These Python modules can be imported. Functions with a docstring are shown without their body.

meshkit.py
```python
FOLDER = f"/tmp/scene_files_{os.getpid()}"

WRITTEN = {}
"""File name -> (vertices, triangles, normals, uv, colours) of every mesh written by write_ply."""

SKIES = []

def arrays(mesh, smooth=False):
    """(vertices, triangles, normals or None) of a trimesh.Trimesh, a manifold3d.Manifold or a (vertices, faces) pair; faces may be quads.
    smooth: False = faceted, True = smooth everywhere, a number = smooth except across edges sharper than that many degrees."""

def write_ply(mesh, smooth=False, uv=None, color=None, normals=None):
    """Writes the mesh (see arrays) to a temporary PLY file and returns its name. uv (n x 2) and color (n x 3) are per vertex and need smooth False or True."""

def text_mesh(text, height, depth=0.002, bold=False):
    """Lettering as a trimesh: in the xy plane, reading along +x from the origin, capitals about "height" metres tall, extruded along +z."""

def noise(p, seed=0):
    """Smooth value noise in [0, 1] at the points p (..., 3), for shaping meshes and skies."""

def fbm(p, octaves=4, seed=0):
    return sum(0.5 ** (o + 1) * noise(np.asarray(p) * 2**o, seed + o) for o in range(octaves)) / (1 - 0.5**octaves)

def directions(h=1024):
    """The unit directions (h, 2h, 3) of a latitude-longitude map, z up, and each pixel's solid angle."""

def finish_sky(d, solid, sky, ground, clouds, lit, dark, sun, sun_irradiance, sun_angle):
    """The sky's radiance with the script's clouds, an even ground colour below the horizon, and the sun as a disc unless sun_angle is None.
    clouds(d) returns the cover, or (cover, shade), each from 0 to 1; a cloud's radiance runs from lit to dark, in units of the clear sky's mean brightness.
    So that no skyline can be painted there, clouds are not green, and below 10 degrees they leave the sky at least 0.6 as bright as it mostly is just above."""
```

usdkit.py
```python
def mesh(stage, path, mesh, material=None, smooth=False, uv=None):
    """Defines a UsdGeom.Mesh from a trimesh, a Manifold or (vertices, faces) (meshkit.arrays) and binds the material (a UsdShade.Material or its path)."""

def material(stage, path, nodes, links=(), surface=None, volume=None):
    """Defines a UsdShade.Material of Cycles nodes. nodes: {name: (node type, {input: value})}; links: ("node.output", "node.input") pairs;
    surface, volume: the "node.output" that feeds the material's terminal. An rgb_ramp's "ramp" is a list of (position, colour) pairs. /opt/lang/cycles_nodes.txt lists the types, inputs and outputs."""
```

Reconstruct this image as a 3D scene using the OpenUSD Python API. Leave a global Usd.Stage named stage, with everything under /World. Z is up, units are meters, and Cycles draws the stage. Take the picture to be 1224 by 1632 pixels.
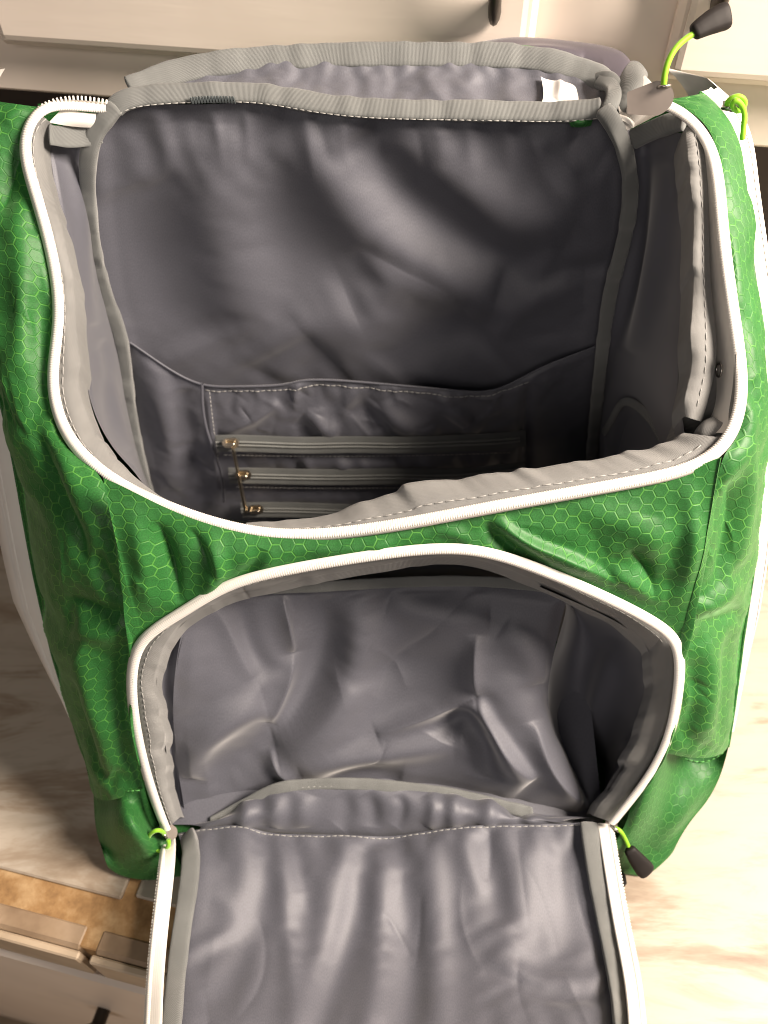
import math, random, numpy as np, trimesh, usdkit, meshkit
from pxr import Usd, UsdGeom, UsdLux, UsdShade, Gf, Sdf
from scipy.interpolate import make_interp_spline

stage = Usd.Stage.CreateInMemory()
UsdGeom.SetStageUpAxis(stage, UsdGeom.Tokens.z); UsdGeom.SetStageMetersPerUnit(stage, 1.0)
UsdGeom.Xform.Define(stage, '/World'); UsdGeom.Scope.Define(stage, '/World/Looks')
random.seed(4); RNG = np.random.default_rng(4)

# ------------------------------------------------------------------ camera
H, PITCH, F, W0, H0 = 0.62, math.radians(50), 1318.0, 1224.0, 1632.0
EYE = np.array([0, 0, H])
cp, sp = math.cos(PITCH), math.sin(PITCH)
FWD, UP, RIGHT = np.array([0, cp, -sp]), np.array([0, sp, cp]), np.array([1.0, 0, 0])
cam = UsdGeom.Camera.Define(stage, '/World/camera')
m = Gf.Matrix4d(1.0)
m.SetRow(0, Gf.Vec4d(*RIGHT, 0)); m.SetRow(1, Gf.Vec4d(*UP, 0)); m.SetRow(2, Gf.Vec4d(*(-FWD), 0)); m.SetRow(3, Gf.Vec4d(*EYE, 1))
cam.AddTransformOp().Set(m)
cam.CreateHorizontalApertureAttr(24.0); cam.CreateVerticalApertureAttr(32.0)
cam.CreateFocalLengthAttr(24.0 * F / W0); cam.CreateClippingRangeAttr(Gf.Vec2f(0.02, 100))
cam.CreateFStopAttr(7.0); cam.CreateFocusDistanceAttr(0.46)
cam.CreateExposureAttr(0.08)

# ------------------------------------------------------------------ key lamp and added fill
def look_at(x, pos, target):
    pos, target = np.array(pos, float), np.array(target, float)
    z = pos - target; z /= np.linalg.norm(z)
    a = np.cross([0, 0, 1.0] if abs(z[2]) < .95 else [0, 1.0, 0], z); a /= np.linalg.norm(a); b = np.cross(z, a)
    mm = Gf.Matrix4d(1.0)
    for i, r in enumerate((a, b, z)): mm.SetRow(i, Gf.Vec4d(*r, 0))
    mm.SetRow(3, Gf.Vec4d(*pos, 1)); x.AddTransformOp().Set(mm)
key = UsdLux.SphereLight.Define(stage, '/World/key_lamp')
key.CreateRadiusAttr(0.27); key.CreateIntensityAttr(86.0); key.CreateColorAttr(Gf.Vec3f(1.0, .85, .71)); key.CreateNormalizeAttr(False)
key.AddTranslateOp().Set(Gf.Vec3d(1.02, .05, 1.20))
top = UsdLux.RectLight.Define(stage, '/World/added_front_fill')  # added unseen fill behind the camera, brightens cabinet faces and bag front
top.CreateWidthAttr(1.0); top.CreateHeightAttr(0.8); top.CreateIntensityAttr(4.2); top.CreateColorAttr(Gf.Vec3f(1.0, .88, .78))
look_at(top, (-0.40, -1.5, 1.3), (0.0, 0.35, 0.2))
dome = UsdLux.DomeLight.Define(stage, '/World/room_light')
dome.CreateIntensityAttr(0.008); dome.CreateColorAttr(Gf.Vec3f(.95, .92, 1.0))

# ------------------------------------------------------------------ helpers
def ray(px, py):
    return FWD + RIGHT * (px - W0 / 2) / F - UP * (py - H0 / 2) / F
def at(px, py, D):                       # the point at distance D (world y) seen at this place of the photograph
    r = ray(px, py); return EYE + r * (D / r[1])
def atz(px, py, z):
    r = ray(px, py); return EYE + r * ((z - H) / r[2])
def onplane(px, py, p0, n):
    r = ray(px, py); return EYE + r * (np.dot(np.asarray(p0) - EYE, n) / np.dot(r, n))
FN = np.array([0, 1.0, -.373]); FN /= np.linalg.norm(FN)
def fr(px, py, off=0.0):                 # on the sloping front of the bag, off metres behind it
    return onplane(px, py, np.array([0, .18, 0]) + FN * off, FN)
def proj(v):
    d = v - EYE; z = d @ FWD
    return np.stack([W0 / 2 + F * (d @ RIGHT) / z, H0 / 2 - F * (d @ UP) / z], -1)
def P3(pts):
    return np.array([p if isinstance(p, np.ndarray) else at(*p) for p in pts], float)
def spline(pts, n, k=3):
    p = P3(pts); c = np.r_[0, np.cumsum(np.sqrt(np.linalg.norm(np.diff(p, axis=0), axis=1)) + 1e-9)]; c /= c[-1]
    s = make_interp_spline(c, p, k=min(k, len(p) - 1))(np.linspace(0, 1, 8 * n))
    L = np.r_[0, np.cumsum(np.linalg.norm(np.diff(s, axis=0), axis=1))]
    t = np.linspace(0, L[-1], n)
    return np.stack([np.interp(t, L, s[:, j]) for j in range(3)], 1)
def vnoise(p, freq, seed=0):
    """smooth value noise of 2-D or 3-D points in about -1..1"""
    q = np.asarray(p, float) * freq + seed * 17.31
    i = np.floor(q).astype(int); f = q - i; f = f * f * (3 - 2 * f); d = q.shape[-1]; out = 0
    for c in range(2 ** d):
        o = [(c >> k) & 1 for k in range(d)]
        hsh = sum((i[..., k] + o[k]) * (374761393, 668265263, 2147483647)[k] for k in range(d)) + seed * 1013904223
        hsh = (hsh ^ (hsh >> 13)) * 1274126177 & 0x7fffffff
        w = np.prod([f[..., k] if o[k] else 1 - f[..., k] for k in range(d)], 0)
        out = out + w * ((hsh ^ (hsh >> 16)) % 65536 / 32768.0 - 1)
    return out
def fold_field(pix, folds):
    h = np.zeros(pix.shape[:-1])
    for pts, width, height, *kind in folds:
        kind = kind[0] if kind else 'g'
        q = spline([np.array([x, y, 0.0]) for x, y in pts], 24)[:, :2]
        best = np.full(h.shape, 1e9); tt = np.zeros(h.shape); side = np.zeros(h.shape)
        for k in range(len(q) - 1):
            a, b = q[k], q[k + 1]; ab = b - a; l2 = ab @ ab + 1e-9
            t = np.clip(((pix - a) @ ab) / l2, 0, 1); d = pix - a - t[..., None] * ab; dd = np.hypot(d[..., 0], d[..., 1])
            m_ = dd < best
            best = np.where(m_, dd, best); tt = np.where(m_, (k + t) / (len(q) - 1), tt)
            side = np.where(m_, np.sign(ab[0] * d[..., 1] - ab[1] * d[..., 0]), side)
        env = np.clip(np.sin(np.pi * np.clip(tt, 0, 1)), 0, 1) ** .6
        if 'e' in kind: env = np.clip(1 - tt, 0, 1) ** .7            # strongest at its first point
        w = width * (1 if 'a' not in kind else np.where(side > 0, 1.5, .45))
        x = best / w
        prof = np.exp(-x ** 1.25 * 1.2) if 'c' in kind else np.exp(-x * x)
        h += height * env * prof
    return h
def gridmesh(V):
    nv, nu = V.shape[:2]; i, j = np.meshgrid(np.arange(nv - 1), np.arange(nu - 1), indexing='ij'); a = (i * nu + j).ravel()
    f = np.stack([a, a + 1, a + nu + 1, a + nu], 1)
    return V.reshape(-1, 3), np.vstack([f[:, [0, 1, 2]], f[:, [0, 2, 3]]])
def gnormals(V):
    n = np.cross(np.gradient(V, axis=1), np.gradient(V, axis=0)); n /= np.linalg.norm(n, axis=-1, keepdims=True) + 1e-12
    c = EYE - V
    return n if (n * c).sum() > 0 else -n
def surf(rows, nu, nv, folds=(), bulge=0, waves=(), k=2, edge=.06, warp=None):
    """a cloth sheet through the rows of points; folds: ridges drawn on it; waves: (amplitude, frequency u, frequency v, seed)"""
    R = np.array([spline(r, nu) for r in rows])
    mid = R[:, ::max(1, nu // 9)]; c = np.r_[0, np.cumsum(np.linalg.norm(np.diff(mid, axis=0), axis=2).mean(1) ** .5 + 1e-6)]; c /= c[-1]
    V = make_interp_spline(c, R, k=min(k, len(R) - 1), axis=0)(np.linspace(0, 1, nv))
    n = gnormals(V)
    u = np.linspace(0, 1, nu)[None]; v = np.linspace(0, 1, nv)[:, None]
    fade = np.clip(np.minimum(np.minimum(u, 1 - u), np.minimum(v, 1 - v) + .0 * u) / edge, 0, 1); fade = fade * fade * (3 - 2 * fade)
    du = np.cumsum(np.r_[np.zeros((1, nv)), np.linalg.norm(np.diff(V, axis=1), axis=2).T], 0).T; du -= du[:, nu // 2][:, None]
    dv = np.cumsum(np.r_[np.zeros((1, nu)), np.linalg.norm(np.diff(V, axis=0), axis=2)], 0); dv = .5 * dv + .5 * dv.mean(1)[:, None]
    uv = np.stack([du, dv], -1)
    h = bulge * np.sin(np.pi * u) * np.sin(np.pi * v) + 0 * dv
    if len(folds): h = h + fold_field(proj(V), folds) * (.25 + .75 * fade)
    for (a, fu, fv, s) in waves:
        wob = uv + .25 / max(fu, fv) * np.stack([vnoise(uv, max(fu, fv) * .5, s + 9), vnoise(uv, max(fu, fv) * .5, s + 5)], -1)
        h = h + a * vnoise(wob * np.array([fu, fv]), 1.0, s) * fade
    V = V + n * h[..., None]
    if warp is not None: V = warp(V, u, v)
    return V, uv + 5.0
def creases(n, box, seed, size=(40, 130), width=(3, 6), height=.0009, angle=None):
    """small sharp wrinkles scattered over a part of the cloth"""
    r = np.random.default_rng(seed); out = []
    for _ in range(n):
        x, y = r.uniform(box[0], box[2]), r.uniform(box[1], box[3]); a = r.uniform(0, np.pi) if angle is None else r.normal(*angle); l = r.uniform(*size); b = r.normal(0, .08) * l
        d = np.array([np.cos(a), np.sin(a)]); q = np.array([-d[1], d[0]])
        out.append(([tuple(np.array([x, y]) - d * l / 2), tuple(np.array([x, y]) + q * b), tuple(np.array([x, y]) + d * l / 2)], r.uniform(*width), height * r.uniform(.4, 1.2) * r.choice([-1, 1]), 'c'))
    return out
def relax(V0, V, slack_u, slack_v, iters=160, bend=.25, pull=.0015, lim=.016):
    """lets a cloth grid V buckle: V0 is the smooth sheet whose lengths, times 1 + slack, the cloth keeps; its border stays put"""
    P = V.copy(); nv, nu = P.shape[:2]; N = gnormals(V0)
    cons = []
    for di, dj, k in ((0, 1, 1.), (1, 0, 1.), (1, 1, .35), (1, -1, .35), (0, 2, bend), (2, 0, bend)):
        a = V0[:nv - di, max(0, -dj):nu - max(0, dj)]; b = V0[di:, max(0, dj):nu + min(0, dj)]
        L = np.linalg.norm(a - b, axis=2)
        su = slack_u if np.ndim(slack_u) == 0 else slack_u[:nv - di, None]; 
        w = (abs(dj) * np.broadcast_to(su, L.shape) + di * slack_v) / (abs(dj) + di)
        cons.append((di, dj, k, L * (1 + w)))
    free = np.zeros((nv, nu, 1)); free[1:-1, 1:-1] = 1
    for it in range(iters):
        for di, dj, k, L in cons:
            step = 2 * max(di, abs(dj))
            for par in (0, 1):
                a = P[:nv - di, max(0, -dj):nu - max(0, dj)]; b = P[di:, max(0, dj):nu + min(0, dj)]
                fa = free[:nv - di, max(0, -dj):nu - max(0, dj)]; fb = free[di:, max(0, dj):nu + min(0, dj)]
                ii, jj = np.indices(L.shape); m_ = ((ii // max(1, di) if di else jj // max(1, abs(dj))) % 2 == par)[..., None]
                d = b - a; l = np.linalg.norm(d, axis=2, keepdims=True) + 1e-9
                c = (.5 * k * m_ * (l - L[..., None]) / l) * d
                np.add(a, c * fa, out=a); np.subtract(b, c * fb, out=b)
        h = ((P - V0) * N).sum(-1, keepdims=True)
        P -= N * (pull * h + np.sign(h) * np.maximum(0, abs(h) - lim) * .5) * free
    return P
def csurf(rows, nu, nv, folds=(), bulge=0, waves=(), k=2, edge=.04, slack=(.04, .02), iters=120, bend=.25, seeds=.0012, freq=70., fscale=.55, sm=1., dens=110, seed=0, decay=None, lim=.016, crump=(), post=0., fine=()):
    """as surf(), with the cloth left to buckle"""
    r = dens / max(nu, nv); cu, cv = max(24, int(nu * r)), max(16, int(nv * r))
    V0, _ = surf(rows, cu, cv, (), bulge, waves, k, edge)
    V1, uv = surf(rows, cu, cv, [(f[0], f[1], f[2] * fscale, *f[3:]) for f in folds], bulge, waves, k, edge)
    v = np.linspace(0, 1, cv)[:, None]; u = np.linspace(0, 1, cu)[None]
    V1 = V1 + gnormals(V0) * (seeds * (vnoise(uv * freq, 1., seed + 3) + .6 * vnoise(uv * freq * 2.1, 1., seed + 4)) * np.sin(np.pi * u) ** .3 * np.sin(np.pi * v) ** .3)[..., None]
    su = slack[0] if decay is None else slack[0] * (decay[0] + (1 - decay[0]) * np.exp(-v[:, 0] / decay[1]))
    P = relax(V0, V1, su, slack[1], iters, bend, lim=lim)
    from scipy.ndimage import gaussian_filter1d
    from scipy.interpolate import RectBivariateSpline
    D = P - V0; D = gaussian_filter1d(gaussian_filter1d(D, sm, axis=0, mode='nearest'), sm, axis=1, mode='nearest'); D[0] = D[-1] = 0; D[:, 0] = D[:, -1] = 0
    base, UV = surf(rows, nu, nv, (), bulge, waves, k, edge)
    uu = np.linspace(0, 1, nu)[None]; vv = np.linspace(0, 1, nv)[:, None]; fd = np.clip(np.minimum(np.minimum(uu, 1 - uu), np.minimum(vv, 1 - vv)) / .06, 0, 1)
    if len(fine): base = base + gnormals(base) * (fold_field(proj(base), fine) * np.clip(fd * 2, 0, 1))[..., None]
    if post: base = base + gnormals(base) * (post * fold_field(proj(base), folds) * np.clip(fd * 2, 0, 1))[..., None]
    for amp, fu, fv, sd in crump:                       # sharp creases where warped noise crosses zero
        w_ = UV * np.array([fu, fv]); w_ = w_ + .8 * np.stack([vnoise(w_ * .7, 1., sd + 5), vnoise(w_ * .7, 1., sd + 6)], -1)
        n1 = vnoise(w_, 1., sd); mk = np.clip(.5 + 1.2 * vnoise(w_ * .6, 1., sd + 8), 0, 1)
        base = base + gnormals(base) * (amp * mk * (np.sqrt(n1 * n1 + .0025) - .3) * fd)[..., None]
    out = np.stack([RectBivariateSpline(np.linspace(0, 1, cv), np.linspace(0, 1, cu), D[..., j])(np.linspace(0, 1, nv), np.linspace(0, 1, nu)) for j in range(3)], -1)
    return base + out, UV
def frame(c, up):
    t = np.gradient(c, axis=0); t /= np.linalg.norm(t, axis=1, keepdims=True) + 1e-12
    up = np.broadcast_to(up, c.shape); s = np.cross(t, up); s /= np.linalg.norm(s, axis=1, keepdims=True) + 1e-12
    return t, s, np.cross(s, t)
def tubegrid(c, a, b, up, sides=12, squareness=1.0):
    """an elliptic tube along c: half width a (sideways), half height b (along up)"""
    t, s, n = frame(c, up); ang = np.linspace(0, 2 * np.pi, sides + 1)
    ca, sa = np.cos(ang), np.sin(ang)
    if squareness != 1: ca, sa = np.sign(ca) * abs(ca) ** squareness, np.sign(sa) * abs(sa) ** squareness
    a = np.broadcast_to(a, (len(c),))[:, None, None]; b = np.broadcast_to(b, (len(c),))[:, None, None]
    V = c[:, None] + a * ca[None, :, None] * s[:, None] + b * sa[None, :, None] * n[:, None]
    L = np.r_[0, np.cumsum(np.linalg.norm(np.diff(c, axis=0), axis=1))]
    uv = np.stack([np.broadcast_to(L[:, None], V.shape[:2]), np.broadcast_to((ang / (2 * np.pi)) * 4 * a[:, 0], V.shape[:2])], -1)
    return V, uv + 5.0
used = {}
def path(parent, name):
    base = f'{parent}/{name}'; n = used.get(base, 0); used[base] = n + 1
    return base if n == 0 else f'{base}_{n:03d}'
def tagp(prim, **kw):
    for k_, v_ in kw.items():
        if v_: prim.SetCustomDataByKey(k_, v_)
    return prim
def put(parent, name, mesh, mat, uv=None, smooth=False, **tags):
    p = path(parent, name); pr = usdkit.mesh(stage, p, mesh, mat, smooth=smooth, uv=uv).GetPrim()
    UsdGeom.Mesh(pr).CreateDoubleSidedAttr(True)
    tagp(pr, **tags); return p
def putg(parent, name, Vuv, mat, **tags):
    V, uv = Vuv
    return put(parent, name, gridmesh(V), mat, uv=uv.reshape(-1, 2), smooth=True, **tags)
def thing(name, label, cat, group=None):
    p = path('/World', name); tagp(UsdGeom.Xform.Define(stage, p).GetPrim(), label=label, category=cat, group=group); return p
def capped(V):
    """closes the ends of a tube grid"""
    v, f = gridmesh(V); nu = V.shape[1]; n = len(v); a, b = V[0, :-1].mean(0), V[-1, :-1].mean(0); v = np.vstack([v, a, b]); L = (len(V) - 1) * nu
    i = np.arange(nu - 1)
    return v, np.vstack([f, np.stack([i * 0 + n, i + 1, i], 1), np.stack([i * 0 + n + 1, L + i, L + i + 1], 1)])
def join(ms):
    vs, fs, n = [], [], 0
    for v, f in ms:
        vs.append(v); fs.append(np.asarray(f) + n); n += len(v)
    return np.vstack(vs), np.vstack(fs)
def rbox(sx, sy, sz, r=.002):
    """a box with chamfered edges, centred"""
    b = trimesh.util.concatenate([trimesh.creation.box([sx, sy - 2 * r, sz - 2 * r]), trimesh.creation.box([sx - 2 * r, sy, sz - 2 * r]), trimesh.creation.box([sx - 2 * r, sy - 2 * r, sz])])
    h = trimesh.convex.convex_hull(b.vertices); return h

# ------------------------------------------------------------------ materials
def mat(name, nodes, links, surface='p.BSDF'):
    return usdkit.material(stage, '/World/Looks/' + name, nodes, links, surface=surface)
UVN = {'uv': ('uvmap', {'attribute': 'st'})}
def cloth(name, base, rough=.4, spec=.5, sheen=.15, wv=1500., bump=.15, ribs=None, ribamt=.5, var=.12, aniso=0.0, grain=0.0, ior=1.5):
    n = {**UVN, 'p': ('principled_bsdf', {'base_color': base, 'roughness': rough, 'specular_ior_level': spec, 'sheen_weight': sheen, 'sheen_roughness': .4, 'anisotropic': aniso, 'ior': ior, 'specular_tint': (.93, .95, 1.0)}),
         'm': ('mapping', {'scale': (wv, wv, wv)}), 'ck': ('wave_texture', {'bands_direction': 'x', 'scale': .3}), 'ck2': ('wave_texture', {'bands_direction': 'y', 'scale': .3}),
         'w': ('math', {'math_type': 'multiply'}), 'ns': ('noise_texture', {'scale': 40.0, 'detail': 4.0}),
         'b': ('bump', {'strength': bump, 'distance': .0004}),
         'mr': ('map_range', {'from_min': .3, 'from_max': .7, 'to_min': 1 - var, 'to_max': 1 + var}), 'col': ('vector_math', {'math_type': 'scale', 'vector1': base})}
    l = [('uv.UV', 'm.vector'), ('uv.UV', 'ns.vector'), ('m.vector', 'ck.vector'), ('m.vector', 'ck2.vector'), ('ck.fac', 'w.value1'), ('ck2.fac', 'w.value2'),
         ('ns.fac', 'mr.value'), ('mr.result', 'col.scale'), ('col.vector', 'p.base_color'), ('b.normal', 'p.normal')]
    if grain:
        n['gn'] = ('noise_texture', {'scale': 1.0, 'detail': 2.0}); n['gm'] = ('mapping', {'scale': (1500., 700., 1)}); n['gr'] = ('map_range', {'from_min': .3, 'from_max': .7, 'to_min': 1 - grain, 'to_max': 1 + grain}); n['cs'] = ('vector_math', {'math_type': 'scale'})
        n['hb'] = ('math', {'math_type': 'multiply_add', 'value2': .6})
        l = [x for x in l if x[1] != 'p.base_color'] + [('uv.UV', 'gm.vector'), ('gm.vector', 'gn.vector'), ('gn.fac', 'gr.value'), ('col.vector', 'cs.vector1'), ('gr.result', 'cs.scale'), ('cs.vector', 'p.base_color'), ('gn.fac', 'hb.value1'), ('hb.value', 'b.height')]
    elif ribs:
        n['rm'] = ('mapping', {'scale': (ribs[0], ribs[1], 1)}); n['rw'] = ('wave_texture', {'bands_direction': 'x', 'scale': 1 / (2 * math.pi) * 2, 'distortion': .6, 'detail': 1.0})
        n['rr'] = ('map_range', {'from_min': 0., 'from_max': 1., 'to_min': 1 - ribamt, 'to_max': 1 + ribamt * .4}); n['cs'] = ('vector_math', {'math_type': 'scale'})
        l = [x for x in l if x[1] != 'p.base_color'] + [('uv.UV', 'rm.vector'), ('rm.vector', 'rw.vector'), ('rw.fac', 'rr.value'), ('col.vector', 'cs.vector1'), ('rr.result', 'cs.scale'), ('cs.vector', 'p.base_color'), ('rw.fac', 'b.height')]
    else:
        l.append(('w.value', 'b.height'))
    return mat(name, n, l)
LINING = cloth('satin_lining', (.077, .080, .102), rough=.63, spec=.5, sheen=.45, var=.05, bump=.3, grain=.18, ior=1.82)
DIVIDER = cloth('violet_lining', (.075, .066, .085), rough=.5, spec=.6, sheen=.3, var=.05)
BIND = cloth('grey_grosgrain', (.19, .20, .198), rough=.65, spec=.3, sheen=.3, ribs=(2100., 2100.), ribamt=.3, bump=.5)
FACING = cloth('grey_tape', (.25, .253, .25), rough=.65, spec=.3, sheen=.3, ribs=(2000., 2000.), ribamt=.28, bump=.5)
ZIPGREY = cloth('grey_zip_tape', (.125, .132, .13), rough=.6, spec=.3, ribs=(1700., 1700.), ribamt=.2)
WHITE = cloth('white_zip_tape', (.80, .78, .74), rough=.6, spec=.3, sheen=.1, wv=2500., var=.03)
WHITET = cloth('white_zip_teeth', (.82, .80, .76), rough=.35, spec=.5, sheen=0, var=.02)
TEETHG = cloth('grey_zip_teeth', (.21, .22, .212), rough=.55, spec=.6, sheen=0, var=.05)
THREADG = cloth('grey_thread', (.36, .36, .35), rough=.6, var=.1)
THREADGREEN = cloth('green_thread', (.12, .42, .10), rough=.6, var=.1)
LIME = cloth('lime_cord', (.32, .72, .03), rough=.55, spec=.4, sheen=.3, ribs=(3000., 3000.), ribamt=.2)
def simple(name, base, rough=.5, metal=0., spec=.5, var=.1, scale=60., bump=0.02):
    return mat(name, {'tc': ('texture_coordinate', {}), 'ns': ('noise_texture', {'scale': scale, 'detail': 5.0}), 'mr': ('map_range', {'from_min': .25, 'from_max': .75, 'to_min': 1 - var, 'to_max': 1 + var}),
                      'col': ('vector_math', {'math_type': 'scale', 'vector1': base}), 'b': ('bump', {'strength': bump * 10, 'distance': .001}),
                      'p': ('principled_bsdf', {'roughness': rough, 'metallic': metal, 'specular_ior_level': spec})},
               [('tc.object', 'ns.vector'), ('ns.fac', 'mr.value'), ('mr.result', 'col.scale'), ('col.vector', 'p.base_color'), ('ns.fac', 'b.height'), ('b.normal', 'p.normal')])
RUBBER = simple('black_rubber', (.014, .012, .012), .6, spec=.25)
STEEL = simple('brushed_steel', (.42, .40, .38), .32, 1.0)
GUNMETAL = simple('gunmetal', (.23, .20, .18), .45, .35)
BRASS = simple('pale_brass', (.80, .70, .54), .25, 1.0)
BRONZE = simple('dark_bronze', (.06, .05, .04), .4, .7)
LABELW = simple('white_label', (.82, .80, .78), .6)
def green(name, base, line, size=.0074, lineamt=1.0, rough=.52):
    s = math.sqrt(3)
    n = {**UVN, 'p': ('principled_bsdf', {'roughness': rough, 'specular_ior_level': .4, 'sheen_weight': .25, 'sheen_roughness': .4, 'sheen_tint': (.5, 1, .45)}),
         'm': ('mapping', {'scale': (1 / size, 1 / size, 0)}), 'sx': ('separate_xyz', {}), 'sw': ('combine_xyz', {}),
         'ma': ('vector_math', {'math_type': 'modulo', 'vector2': (1, s, 1)}), 'sa': ('vector_math', {'math_type': 'subtract', 'vector2': (.5, s / 2, 0)}),
         'pb': ('vector_math', {'math_type': 'subtract', 'vector2': (.5, s / 2, 0)}), 'mb': ('vector_math', {'math_type': 'modulo', 'vector2': (1, s, 1)}), 'sb': ('vector_math', {'math_type': 'subtract', 'vector2': (.5, s / 2, 0)}),
         'dmin': ('math', {'math_type': 'minimum'}),
         'ln': ('map_range', {'range_type': 'smoothstep', 'from_min': .425, 'from_max': .485, 'to_min': 0., 'to_max': 1., 'clamp': True}),
         'puff': ('map_range', {'from_min': .0, 'from_max': .5, 'to_min': 1., 'to_max': 0., 'clamp': True}),
         'hh': ('math', {'math_type': 'multiply_add', 'value2': .7}),
         'nb': ('noise_texture', {'scale': 90.0, 'detail': 3.0}), 'nbr': ('map_range', {'from_min': .38, 'from_max': .6, 'to_min': .0, 'to_max': 1., 'clamp': True}),  # patchy mask: lighter ripstop lines painted as thread catching light
         'nl': ('math', {'math_type': 'multiply'}), 'nl2': ('math', {'math_type': 'multiply', 'value2': lineamt}),
         'big': ('noise_texture', {'scale': 25.0, 'detail': 3.0}), 'bigr': ('map_range', {'from_min': .3, 'from_max': .7, 'to_min': .88, 'to_max': 1.12}),
         'wn': ('noise_texture', {'scale': 1400.0, 'detail': 1.0}),
         'wr': ('map_range', {'from_min': .3, 'from_max': .7, 'to_min': .78, 'to_max': 1.22}), 'sc0': ('vector_math', {'math_type': 'scale', 'vector1': base}), 'sc': ('vector_math', {'math_type': 'scale'}),
         'mx': ('mix_color', {'b': line}), 'b': ('bump', {'strength': .42, 'distance': .0005})}
    l = [('uv.UV', 'm.vector'), ('m.vector', 'sx.vector'), ('sx.y', 'sw.x'), ('sx.x', 'sw.y'),
         ('sw.vector', 'ma.vector1'), ('ma.vector', 'sa.vector1'), ('sw.vector', 'pb.vector1'), ('pb.vector', 'mb.vector1'), ('mb.vector', 'sb.vector1')]
    for k in 'ab':
        n['ab' + k] = ('vector_math', {'math_type': 'absolute'}); n['x' + k] = ('separate_xyz', {}); n['d' + k] = ('vector_math', {'math_type': 'dot_product', 'vector2': (.5, s / 2, 0)}); n['mx' + k] = ('math', {'math_type': 'maximum'})
        l += [(f's{k}.vector', f'ab{k}.vector1'), (f'ab{k}.vector', f'x{k}.vector'), (f'ab{k}.vector', f'd{k}.vector1'), (f'x{k}.x', f'mx{k}.value1'), (f'd{k}.value', f'mx{k}.value2')]
    l += [('mxa.value', 'dmin.value1'), ('mxb.value', 'dmin.value2'), ('dmin.value', 'ln.value'), ('dmin.value', 'puff.value'),
          ('uv.UV', 'nb.vector'), ('uv.UV', 'big.vector'), ('uv.UV', 'wn.vector'), ('nb.fac', 'nbr.value'), ('ln.result', 'nl.value1'), ('nbr.result', 'nl.value2'), ('nl.value', 'nl2.value1'),
          ('big.fac', 'bigr.value'), ('bigr.result', 'sc0.scale'), ('sc0.vector', 'sc.vector1'), ('wn.fac', 'wr.value'), ('wr.result', 'sc.scale'), ('sc.vector', 'mx.a'), ('nl2.value', 'mx.fac'), ('mx.result', 'p.base_color'),
          ('puff.result', 'hh.value1'), ('ln.result', 'hh.value3'), ('hh.value', 'b.height'), ('b.normal', 'p.normal')]
    return mat(name, n, l)
HEX = green('green_hex_ripstop', (.022, .132, .026), (.07, .255, .04))
HEXB = green('green_base_fabric', (.022, .124, .026), (.06, .235, .045), lineamt=.7)

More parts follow.
